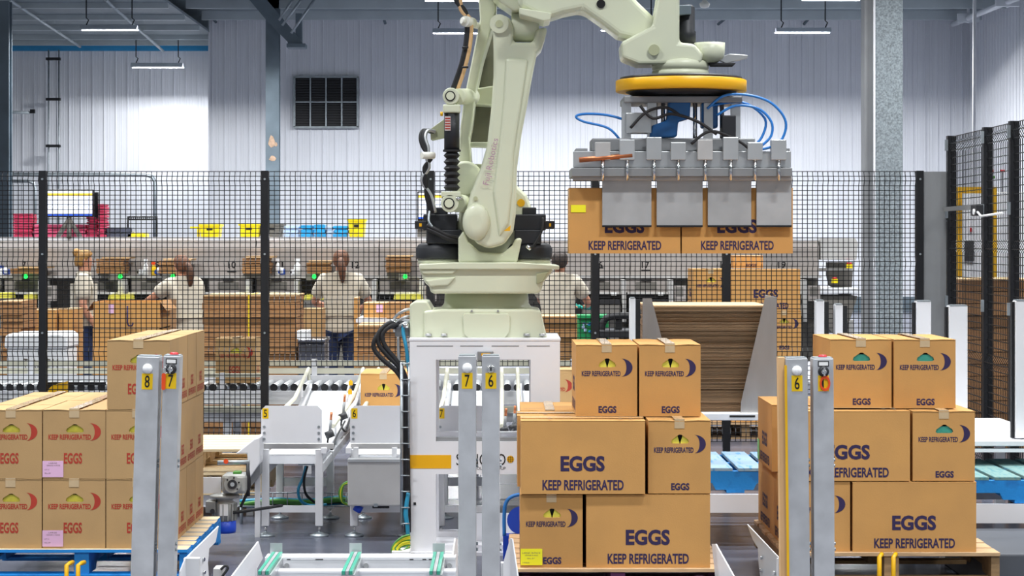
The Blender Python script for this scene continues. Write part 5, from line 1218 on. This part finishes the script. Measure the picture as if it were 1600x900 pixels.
# things on top of the grader
ZT = Z(370.5, YE)
def stack(px0, px1, py0, label, mt, n, cat='tray stack', Y=YE+.3, name='tray_stack', g='stacks on the grader top'):
    t = thing(name, label, cat, (X((px0+px1)/2, Y), Y, ZT), g); h = Z(py0, Y)-ZT; rr = random.Random(int(px0))
    for i in range(n): j = rr.uniform(-.01, .01); MB().box((X(px0, Y)+j, Y, ZT+h*i/n), (X(px1, Y)+j, Y+.3, ZT+h*(i+.85)/n)).build('tray', mt, t, .006, 1)
    MB().box((X(px0, Y)+.02, Y+.02, ZT), (X(px1, Y)-.02, Y+.28, ZT+h*.97)).build('core', mt, t)
    return t
stack(20, 49, 333, 'stack of crimson pulp trays left of the monitor', 'pink_pulp_dark', 9); stack(52, 134, 350, 'long low stack of pink pulp trays under the monitor', 'pink_pulp', 4); stack(136, 152, 338, 'stack of crimson trays right of the monitor stand', 'pink_pulp_dark', 8); stack(153, 163, 318, 'tall narrow stack of crimson trays right of the monitor', 'pink_pulp_dark', 12, Y=YE+.2)
stack(166, 206, 355, 'flat grey film bundle on the grader', 'film_wrap', 2, 'bundle', name='film_bundle'); stack(200, 228, 364, 'low yellow tray under the black rack', 'crate_yellow', 1, 'tray')
def crate(px0, px1, py0, label, mt, Y=YE+.3, g='crates on the grader top'):
    t = thing('plastic_crate', label, 'crate', (X((px0+px1)/2, Y), Y, ZT), g); x0, x1, h = X(px0, Y), X(px1, Y), Z(py0, Y)-ZT
    MB().prism([(x0+.015, ZT), (x1-.015, ZT), (x1, ZT+h), (x0, ZT+h)], Y, Y+.3).build('body', mt, t, .008, 1)
    MB().box((x0-.012, Y-.012, ZT+h-.02), (x1+.012, Y+.312, ZT+h+.006)).build('rim', mt, t); MB().box((x0+(x1-x0)*.35, Y-.006, ZT+h*.55), (x0+(x1-x0)*.65, Y+.001, ZT+h*.72)).build('grip', 'slot_black', t)
crate(312, 343, 351, 'yellow crate with grip, leftmost of three', 'crate_yellow'); crate(374, 404, 350, 'yellow crate just left of the second fence post', 'crate_yellow'); crate(544, 570, 343, 'tall yellow crate right of the blue packs', 'crate_yellow'); crate(405, 442, 350, 'grey plastic crate behind the steel column', 'grader_dark', YE+.5)
pk = thing('tap', 'small yellow spout sticking out left of the leftmost yellow crate', 'spout', P(302, 356, YE+.4)); pb('spout', 297, 354, 313, 357, YE+.4, YE+.46, 'crate_yellow', pk); pb('stand', 308, 357, 312, 370, YE+.4, YE+.46, 'crate_yellow', pk)
for i, (a, b_, c, mt, lb) in enumerate(((444, 467, 352, 'pack_pale', 'pale blue film pack at the steel column'), (470, 489, 351, 'pack_blue', 'bright blue carton pack, first from the left'), (490, 508, 350, 'pack_blue', 'bright blue carton pack, second from the left'), (509, 520, 353, 'pack_pale', 'pale pack between the bright blue ones'), (521, 543, 352, 'pack_blue', 'bright blue carton pack beside the tall yellow crate'))):
    stack(a, b_, c, lb, mt, 3, 'pack', name='carton_pack', g='blue packs on the grader')
t = thing('wire_rack', 'black wire rack standing on the grader', 'rack', P(222, 370, YE+.5))
for px in (200, 245): MB().cyl(P(px, 370, YE+.5), P(px, 338, YE+.5), .012, 6).build('upright', 'black_steel', t)
for py in (339, 343): MB().cyl(P(200, py, YE+.5), P(245, py, YE+.5), .01, 6).build('rail', 'black_steel', t)
for k in range(14): px = 202+k*3.2; MB().cyl(P(px, 343, YE+.5), P(px, 339, YE+.5), .005, 5).build('prong', 'black_steel', t)
def monitor(x0, y0, x1, y1, Y, label, foot):
    t = thing('monitor', label, 'monitor', P((x0+x1)/2, 371, Y), 'monitors on the grader')
    pb('casing', x0-2, y0-2, x1+2, y1+2, Y, Y+.08, 'black_steel', t, bevel=.008); sc_ = pb('screen', x0, y0, x1, y1, Y-.004, Y, 'screen_white', t)
    pb('title_bar', x0, y0+4, x1, y0+8, Y-.006, Y-.004, 'screen_yellow', sc_); pb('status_bar', x0, y1-3, x1, y1, Y-.006, Y-.004, 'screen_blue', sc_)
    if foot == 'cone':
        MB().cyl(P((x0+x1)/2, y1, Y+.04), P((x0+x1)/2, y1+14, Y+.04), .03, 10).build('neck', 'grader_dark', t)
        for d in (-18, 0, 18): MB().tube([P((x0+x1)/2, y1+6, Y+.04), P((x0+x1)/2+d, 371, Y+(.04 if d else -.12))], .03, 8).build('stand_leg', 'grader_dark', t)
    else: pb('neck', x0-2, y1+2, x0+14, 371, Y+.02, Y+.06, 'grader_dark', t); pb('clamp', x0-6, y1+4, x0+10, y1+14, Y-.02, Y+.02, 'grader_dark', t)
monitor(72, 298, 144, 337, YE+.15, 'large wall-style monitor on a splayed stand at left', 'cone'); monitor(654, 301, 690, 342, YE+.1, 'monitor half hidden behind the robot cables', 'post')
t = thing('speaker_box', 'black box on the right side of the large monitor', 'box', P(150, 371, YE+.3)); pb('box', 146, 300, 153, 341, YE+.3, YE+.42, 'black_steel', t, bevel=.01); pb('stand', 148, 341, 151, 370.6, YE+.34, YE+.38, 'black_steel', t)

# ---------------------------------------------------------------- cartons, bundles and bins between fence and grader
def bundle(name, x0, x1, y0, Y, dep, label, g, mt='brown_bundle', n=None, top='cardboard_pale', zb_=0, cat='cardboard', strap=None):
    t = thing(name, label, cat, (X((x0+x1)/2, Y), Y, zb_), g); zt_ = Z(y0, Y); n = n or max(4, int((zt_-zb_)/.06)); rr = random.Random(int(x0+y0)); h = (zt_-zb_)/n
    for i in range(n):
        j, q = rr.uniform(-.012, .012), rr.uniform(-.012, .012)
        MB().box((X(x0, Y)+j, Y+q, zb_+i*h), (X(x1, Y)+j, Y+dep+q, zb_+(i+.93)*h)).build('bundle', mt, t)
    MB().box((X(x0, Y), Y-.005, zt_-.012), (X(x1, Y), Y+dep, zt_)).build('top_sheet', top, t)
    if strap: MB().box((X(strap, Y)-.006, Y-.02, zb_), (X(strap, Y)+.006, Y-.014, zt_)).box((X(strap, Y)-.006, Y-.02, zt_), (X(strap, Y)+.006, Y+dep, zt_+.004)).build('strap', 'strap_yellow', t)
    return t
G = 'bundles of flat cartons behind the fence'
bundle('flat_carton_stack', 318, 464, 461, 18.6, .7, 'big stack of flat brown cartons with a yellow strap', G, strap=389)
bundle('flat_carton_stack', 0, 34, 470, 18.8, .6, 'stack of flat brown cartons at the left edge', G); bundle('flat_carton_stack', 558, 632, 508, 19.0, .7, 'flat brown carton stack left of the robot base', G); bundle('flat_carton_stack', 843, 903, 494, 19.2, .6, 'flat brown carton stack before the worker in gloves', G)
bundle('flat_carton_stack', 1500, 1620, 436, 18.0, 1.0, 'tall stack of flat brown cartons behind the side fence', 'bundles of flat cartons behind the fence', n=14)
def plain_box(x0, x1, y0, y1, Y, dep, label, g='plain cartons behind the fence', mt='cardboard', open_=False, side=None, moon=False, zb_=None, lt=None, pink=None):
    zt_ = Z(y0, Y); zb_ = Z(y1, Y) if zb_ is None else zb_; a, b_ = X(x0, Y), X(x1, Y)
    t = thing('brown_carton', label, 'carton', ((a+b_)/2, Y, zb_), g)
    if open_:
        th = .008; MB().box((a, Y, zb_), (b_, Y+th, zt_)).box((a, Y+dep-th, zb_), (b_, Y+dep, zt_)).box((a, Y+th, zb_), (a+th, Y+dep-th, zt_)).box((b_-th, Y+th, zb_), (b_, Y+dep-th, zt_)).box((a, Y, zb_), (b_, Y+dep, zb_+th)).build('body', mt, t)
        for k, (c, d) in enumerate(((a, -.06), (b_, .06))): MB().add([(c, Y, zt_), (c+d, Y, zt_-.08), (c+d, Y+dep, zt_-.08), (c, Y+dep, zt_), (c, Y, zt_+.004), (c+d, Y, zt_-.076), (c+d, Y+dep, zt_-.076), (c, Y+dep, zt_+.004)], [(0, 1, 2, 3), (7, 6, 5, 4), (0, 4, 5, 1), (3, 2, 6, 7), (1, 5, 6, 2)]).build('flap', 'cardboard_inside', t)
    else:
        MB().box((a, Y, zb_), (b_, Y+dep, zt_)).build('body', mt, t)
        for k in (0, 1): MB().box((a if k == 0 else (a+b_)/2+.001, Y-.002, zt_), ((a+b_)/2-.001 if k == 0 else b_, Y+dep+.002, zt_+.004)).build('flap', 'cardboard_pale' if mt == 'cardboard' else mt, t)
    q = S(Y)
    if pink: o = MB().box((X(pink[0], Y), Y-.004, Z(pink[3], Y)), (X(pink[1], Y), Y-.001, Z(pink[2], Y))).build('sticker', 'pink_paper', t)
    for txt, tx, ty, tw, thh in (lt or ()):
        b = MB(); put_text(b, txt, X(tx, Y), Z(ty, Y), tw*q, thh*q, y=Y-.002, bold=.02); b.build('lettering', 'purple_ink', t)
    return t
plain_box(34, 86, 485, 520, 19.5, .5, 'brown carton left of the fence post, above the white bin', zb_=0); plain_box(92, 113, 484, 520, 19.6, .5, 'narrow brown carton right of the fence post', zb_=0)
o = plain_box(146, 250, 472, 514, 19.3, .6, 'open brown carton with pink slip before the blonde worker', open_=True, pink=(170, 178, 475, 490)); plain_box(145, 249, 514, 580, 19.3, .6, 'brown carton beneath the open carton', zb_=0)
b = MB(); b.tube([P(199, 478, 19.28), P(199, 504, 19.28), P(201, 509, 19.28), P(206, 509, 19.28), P(208, 504, 19.28)], .008, 6).build('ink_mark', 'purple_ink', o)
plain_box(251, 263, 470, 520, 19.96, .5, 'darker brown carton marked SO behind the open carton', zb_=0, lt=(('SO', 251, 505, 9, 7),), mt='cardboard_inside'); plain_box(470, 502, 484, 535, 20.6, .5, 'reddish-brown carton left of the worker seen from behind', mt='cardboard_red', zb_=0)
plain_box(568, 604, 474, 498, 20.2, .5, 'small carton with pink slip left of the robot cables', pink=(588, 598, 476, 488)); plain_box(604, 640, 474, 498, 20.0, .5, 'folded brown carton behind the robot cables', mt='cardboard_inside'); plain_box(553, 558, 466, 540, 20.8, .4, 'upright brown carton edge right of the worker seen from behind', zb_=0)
t = thing('side_shelf', 'white shelf board under the small carton with pink slip', 'shelf', P(585, 500, 20.1)); pb('board', 556, 498.3, 645, 504, 19.9, 20.8, 'white_paint', t); pb('leg', 560, 504, 566, 652, 20.7, 20.75, 'leg_grey', t); pb('leg', 632, 504, 638, 652, 20.7, 20.75, 'leg_grey', t)
# white bin with handwriting
t = thing('trash_bin', 'white lidded bin with the handwritten word TRASH', 'bin', P(57, 580, 17.4)); Y = 17.4
MB().prism([(X(11, Y), 0), (X(103, Y), 0), (X(104, Y), Z(545, Y)), (X(10, Y), Z(545, Y))], Y, Y+.45).build('body', 'white_plastic', t, .02); MB().prism(pxpoly([(7, 545), (106, 545), (105, 524), (96, 520), (14, 521), (8, 526)], Y), Y-.02, Y+.48).build('lid', 'white_plastic', t, .02)
b = MB()
strokes = {'T': [[(0, 1), (1, .95)], [(.5, 1), (.4, 0)]], 'R': [[(0, 0), (.1, 1)], [(.1, 1), (.8, .85), (.7, .55), (.1, .5)], [(.3, .5), (.9, 0)]], 'A': [[(0, 0), (.5, 1), (.9, 0)], [(.2, .4), (.8, .4)]], 'S': [[(.9, .9), (.3, 1), (.1, .75), (.7, .45), (.8, .15), (.1, .0)]], 'H': [[(.1, 0), (.1, 1)], [(.8, 0), (.85, 1)], [(.1, .5), (.8, .5)]]}
for i, ch in enumerate('TRASH'):
    for st in strokes[ch]: b.tube([P(36+i*11.5+u*9, 574-v*13, Y-.004) for u, v in st], .004, 5)
b.build('handwriting', 'grey_ink', t)
# wrapped crate, green crate, black cart
t = thing('wrapped_crate', 'black film-wrapped crate behind the roller conveyor', 'crate', P(487, 572, 18.4)); pb('body', 466, 535, 507, 660, 18.3, 18.8, 'film_wrap', t, bevel=.02); pb('top_film', 465, 530, 508, 536, 18.28, 18.82, 'film_wrap', t, bevel=.01); pb('paper', 464, 517, 481, 530, 18.4, 18.7, 'white_paper', t)
t = thing('green_crate', 'green plastic crate with blue and white print by the fence post', 'crate', P(925, 535, 18.6)); pb('body', 904, 495, 951, 660, 18.5, 18.9, 'crate_green', t, bevel=.01); o = pb('rim', 903, 493, 952, 498, 18.48, 18.92, 'crate_green', t)
rr = random.Random(4)
for k in range(9): a, c = rr.uniform(908, 922), rr.uniform(502, 520); pb('print_spot', a, c, a+rr.uniform(2, 5), c+rr.uniform(2, 5), 18.495, 18.5, 'pack_pale' if k % 2 else 'pack_blue', t)
t = thing('black_cart', 'black tubular cart between the green crate and the cardboard magazine', 'cart', P(968, 535, 18.0))
cable('push_handle', [(940, 530, 18.0), (941, 508, 18.0), (948, 497, 18.0), (962, 494, 18.0), (985, 494, 18.0), (992, 500, 18.0)], .028, 'rubber_black', t); pb('deck', 936, 516, 1000, 527, 17.9, 18.5, 'dark_plastic', t, bevel=.01); pb('hub', 962, 497, 972, 517, 18.0, 18.1, 'rubber_black', t)
for px in (945, 990): 
    for y in (17.95, 18.4): MB().cyl((X(px, 18), y, .06), (X(px, 18), y+.04, .06), .06, 14).build('wheel', 'rubber_black', t); MB().cyl((X(px, 18), y+.02, .1), (X(px, 18), y+.02, Z(526, 18)), .02, 8).build('upright', 'dark_plastic', t)
# carton pallet behind the fence on the right
YK = 18.9; G = 'carton stack behind the fence at right'
rowk = [(600, 'lowest'), (532, 'second'), (476, 'third'), (420, 'topmost')]
tops = [421, 485.5, 549, 612.5, 676]
for i in range(4):
    zz0, zz1 = max(Z(tops[i+1], YK), .142), Z(tops[i], YK)
    nm = ['top', 'second', 'third', 'bottom'][i]
    o = carton('purple', (X(1143, YK)+.3, YK+.152, zz0), PI/2, 'long egg carton behind the fence, %s of its stack' % nm, G); o.scale = (1, 1, (zz1-zz0-.004)/CH)
    if i in (1,): o.rotation_euler.z = 0; o.location = (X(1143, YK)+.455, YK+.3, zz0)
    o2 = carton('purple', (X(1141, YK)-.155, YK+.45, zz0), 0, 'egg carton end behind the fence, %s of the left column' % nm, G); o2.scale = (1, 1, (zz1-zz0-.004)/CH)
    if i == 1: o3 = carton('purple', (X(1143, YK)+.15, YK+.3, zz0), 0, 'egg carton end behind the cardboard magazine, second from the top', G); o3.scale = (1, 1, (zz1-zz0-.004)/CH)
plain_box(1146, 1192, 400, 420.5, YK+.3, .3, 'small carton with white slip on top of the stack behind the fence', lt=(('EGGS', 1166, 417, 16, 5),), g=G, zb_=Z(420.4, YK)+.006)
pallet('wooden pallet under the carton stack behind the fence', X(1165, YK), YK-.02, 0, 1.1, 1.1, 'pallet_wood', 'pallet_wood_dark', nb=6)
# yellow frame and white cabinet beyond the side fence
t = thing('yellow_gantry', 'yellow square-tube gantry behind the side fence', 'frame', P(1530, 470, 24)); Y = 24.
pb('post', 1496, 295, 1503, 640, Y, Y+.06, 'yellow_paint', t); pb('post', 1547, 292, 1558, 640, Y-.2, Y-.14, 'yellow_paint', t); pb('top_rail', 1496, 292, 1558, 302, Y-.1, Y-.04, 'yellow_paint', t)
t = thing('white_cabinet', 'white switch cabinet with dark vent behind the yellow gantry', 'cabinet', P(1530, 460, 25)); pb('body', 1500, 300, 1640, 640, 25, 25.5, 'white_paint', t, bevel=.01); pb('vent', 1508, 376, 1522, 408, 24.98, 25, 'dark_mesh', t); pb('warning', 1516, 356, 1519, 362, 24.98, 25, 'red_plastic', t)
for px, mt in ((1549, 'orange_plastic'), (1566, 'red_plastic'), (1550, 'cable_green')): py = 265 if mt != 'cable_green' else 275; MB().cyl(P(px, py+4, 25.1), P(px, py, 25.1), .03, 10).build('signal_lamp', mt, t); pb('lamp_stem', px-1, py+4, px+1, 300, 25.09, 25.11, 'dark_plastic', t)
# ---------------------------------------------------------------- people
spec('skin', 'c98f72', .55, 0, .04, 20)
spec('shirt_beige', 'cfc6b4', .85, 0, .05, 14, .25, 26)
spec('jeans_blue', '1f2f55', .85, 0, .12, 30, .2, 60)
spec('hair_blonde', 'b98a4a', .6, 0, .2, 60, .4, 90)
spec('hair_brown', '6b4630', .6, 0, .25, 60, .4, 90)
spec('hair_dark', '33261f', .6, 0, .2, 60, .4, 90)
spec('glove_teal', '1fb9a8', .5, 0, .05)
spec('shoe_dark', '24242a', .6, 0, .05)
def skinned(name, verts, edges, mt, parent, root=0, sub=2):
    """verts: (x,y,z,rx,ry); one continuous skinned surface"""
    me = bpy.data.meshes.new(name); me.from_pydata([v[:3] for v in verts], edges, []); me.update()
    o = bpy.data.objects.new(name, me); COL.objects.link(o); o.parent = parent
    me.materials.append(MT(mt))
    md = o.modifiers.new('skin', 'SKIN'); md.use_smooth_shade = True
    if not me.skin_vertices: 
        try: me.attributes.new('skin', 'FLOAT', 'POINT')
        except Exception: pass
    for i, v in enumerate(verts):
        sv = me.skin_vertices[0].data[i]; sv.radius = (v[3], v[4] if len(v) > 4 else v[3]); sv.use_root = (i == root)
    sb = o.modifiers.new('sub', 'SUBSURF'); sb.levels = sub; sb.render_levels = sub
    return o
def person(loc, rz, label, hair, arms, gloves=False, lean=0., head_turn=0., scale=1., ponytail=True, bun=False):
    """faces +y before turning; arms = (left elbow, left hand, right elbow, right hand)"""
    t = thing('person', label, 'person', loc, 'workers at the grader', rz); t.scale = (scale,)*3
    ly = lean
    el, hl, er, hr_ = arms
    sl, sr = Vector((-.17, ly*.8, 1.33)), Vector((.17, ly*.8, 1.33))
    V = [(0, 0, .9, .085, .06), (0, ly*.35, 1.08, .09, .07), (0, ly*.7, 1.25, .1, .07), (0, ly, 1.38, .05, .05), (0, ly*1.1+.015, 1.45, .052, .062), (0, ly*1.15+.01, 1.53, .066, .085), (0, ly*1.15, 1.60, .048, .06),
         (*sl, .045, .045), (*el, .042, .042), (*hl, .03, .026), (*sr, .045, .045), (*er, .042, .042), (*hr_, .028, .024),
         (-.09, 0, .82, .06, .06), (-.1, .01, .48, .045, .05), (-.1, -.01, .1, .04, .045), (-.1, .1, .04, .035, .03), (.09, 0, .82, .06, .06), (.1, .01, .48, .045, .05), (.1, -.01, .1, .04, .045), (.1, .1, .04, .035, .03)]
    E = [(0, 1), (1, 2), (2, 3), (3, 4), (4, 5), (5, 6), (2, 7), (7, 8), (8, 9), (2, 10), (10, 11), (11, 12), (0, 13), (13, 14), (14, 15), (15, 16), (0, 17), (17, 18), (18, 19), (19, 20)]
    # fingers: five short chains on each palm
    for idx, e, h in ((9, Vector(el), Vector(hl)), (12, Vector(er), Vector(hr_))):
        d = (h-e).normalized(); side = d.cross(Vector((0, 0, 1))).normalized(); dn = Vector((0, 0, -1))
        palm = h+d*.05; V.append((*palm, .03, .016)); pi = len(V)-1; E.append((idx, pi))
        for k, (o_, ln) in enumerate(((-.028, .062), (-.01, .075), (.01, .07), (.028, .055))):
            m_ = palm+d*(.02+ln*.55)+side*o_; q = m_+d*ln*.4+dn*.028; V.append((*m_, .0085, .0085)); V.append((*q, .0075, .0075)); E += [(pi, len(V)-2), (len(V)-2, len(V)-1)]
        th = h+d*.02+side*(-.045 if idx == 9 else .045)*(-1); V.append((*th, .011, .011)); V.append((*(th+d*.04+dn*.015), .009, .009)); E += [(idx, len(V)-2), (len(V)-2, len(V)-1)]
    body = skinned('body', V, E, 'skin', t)
    # face
    hy = ly*1.15+.01
    f = MB(); f.lathe([(.0, -.012), (.012, -.008), (.008, .01), (.0, .03)], (0, hy+.088, 1.515), 8).build('nose', 'skin', body, ws=False)
    for sx in (-1, 1):
        MB().lathe([(.0, -.006), (.006, 0), (.0, .006)], (sx*.028, hy+.079, 1.54), 8).build('eye', 'hair_dark', body, ws=False)
        MB().lathe([(.006, -.022), (.012, -.01), (.014, .012), (.006, .024)], (sx*.07, hy-.005, 1.525), 8).build('ear', 'skin', body, ws=False)
    MB().cbox((0, hy+.078, 1.483), (.036, .008, .008)).build('mouth', 'red_ink', body, ws=False)
    # hair: cap plus tail or bun
    b = MB(); n = 16; rings = []
    for j, (zz, rx, ry, oy) in enumerate(((1.46, .06, .05, -.045), (1.49, .078, .075, -.028), (1.53, .086, .095, -.012), (1.58, .082, .095, -.004), (1.615, .06, .07, -.002), (1.632, .025, .03, 0))):
        for i in range(n):
            a = 2*PI*i/n; x = rx*math.cos(a); y = ry*math.sin(a)
            if zz < 1.57: y = min(y, .02)
            rings.append((x, y+oy+hy, zz+.004*math.sin(5*a)))
    b.add(rings, [(j*n+i, j*n+(i+1) % n, (j+1)*n+(i+1) % n, (j+1)*n+i) for j in range(5) for i in range(n)], True); b.f += [tuple(range(n))[::-1], tuple(range(5*n, 6*n))]; b.sm += [False, True]
    b.build('hair', hair, t, ws=False, sub=1)
    if bun: MB().lathe([(.01, -.04), (.035, -.02), (.042, .005), (.03, .035), (.008, .045)], (-.0, hy-.08, 1.6), 12).build('hair_bun', hair, t, ws=False)
    if ponytail: skinned('ponytail', [(0, hy-.085, 1.55, .03), (0, hy-.13, 1.52, .04), (.01, hy-.15, 1.45, .045), (.015, hy-.14, 1.37, .035), (.02, hy-.13, 1.3, .012)], [(0, 1), (1, 2), (2, 3), (3, 4)], hair, t, sub=1)
    # shirt with short sleeves, collar; jeans; shoes
    ml, mr = sl.lerp(Vector(el), .8), sr.lerp(Vector(er), .8)
    SV = [(0, .0, .76, .20, .165), (0, .0, .86, .215, .17), (0, ly*.2, .98, .195, .15), (0, ly*.5, 1.13, .185, .145), (0, ly*.75, 1.27, .19, .14), (0, ly, 1.39, .07, .075), (*(sl*1.0), .085, .085), (*ml, .08, .078), (*(sr*1.0), .085, .085), (*mr, .08, .078)]
    sh = skinned('shirt', SV, [(0, 1), (1, 2), (2, 3), (3, 4), (4, 5), (4, 6), (6, 7), (4, 8), (8, 9)], 'shirt_beige', t, 3)
    MB().lathe([(.07, 1.375), (.072, 1.4), (.056, 1.425), (.05, 1.42)], (0, ly, 0), 16).build('collar', 'shirt_beige', sh, ws=False)
    skinned('jeans', [(0, 0, .93, .17, .135), (-.09, 0, .8, .115, .115), (-.1, .01, .48, .07, .075), (-.1, -.01, .1, .06, .062), (.09, 0, .8, .115, .115), (.1, .01, .48, .07, .075), (.1, -.01, .1, .06, .062)], [(0, 1), (1, 2), (2, 3), (0, 4), (4, 5), (5, 6)], 'jeans_blue', t)
    for sx in (-1, 1): MB().box((sx*.1-.045, -.07, 0), (sx*.1+.045, .17, .09)).build('shoe', 'shoe_dark', t, .025, 3, ws=False)
    if gloves:
        for h, e in ((hl, el), (hr_, er)):
            h = Vector(h); d = (h-Vector(e)).normalized(); side = d.cross(Vector((0, 0, 1))).normalized()
            gv = [(*(h-d*.06), .036, .032), (*h, .036, .032), (*(h+d*.055), .042, .026)]; ge = [(0, 1), (1, 2)]
            for o_, ln in ((-.028, .06), (-.01, .075), (.01, .07), (.028, .055)):
                m_ = h+d*(.07+ln*.5)+side*o_; gv += [(*m_, .012, .012), (*(m_+d*ln*.4-Vector((0, 0, .025))), .011, .011)]; ge += [(2, len(gv)-2), (len(gv)-2, len(gv)-1)]
            gv += [(*(h+d*.03+side*.05), .014, .014)]; ge += [(1, len(gv)-1)]
            skinned('glove', gv, ge, 'glove_teal', t)
    return t
def at(px, Y): return (X(px, Y), Y, 0)
person(at(131, 21.6), -PI/2+.15, 'person with pinned-up blonde hair in beige shirt, standing in profile', 'hair_blonde', ((-.24, .04, 1.08), (-.2, .2, .95), (.25, .0, 1.07), (.22, .12, .88)), ponytail=False, bun=True)
person(at(292, 21.3), .75, 'person with brown ponytail in beige shirt, reaching over a carton', 'hair_brown', ((-.28, .2, 1.2), (-.24, .46, 1.12), (.27, .22, 1.14), (.16, .46, 1.1)), lean=.08, scale=.97)
person(at(533, 21.7), .05, 'person with reddish-brown hair in beige shirt, seen from behind', 'hair_brown', ((-.27, .08, 1.1), (-.16, .3, 1.06), (.28, .06, 1.1), (.2, .28, 1.04)), ponytail=True, scale=1.0)
person(at(872, 21.6), -.35, 'person in beige shirt and turquoise gloves beside the robot', 'hair_dark', ((-.26, .2, 1.12), (.02, .36, 1.08), (.27, .14, 1.12), (.2, .36, 1.08)), gloves=True, ponytail=False, lean=.05, scale=.99)
# ---------------------------------------------------------------- prototypes are not part of the scene
for r, kids in PROTO.values():
    for k, subs in kids:
        for d in subs: bpy.data.objects.remove(d)
        bpy.data.objects.remove(k)
    bpy.data.objects.remove(r)
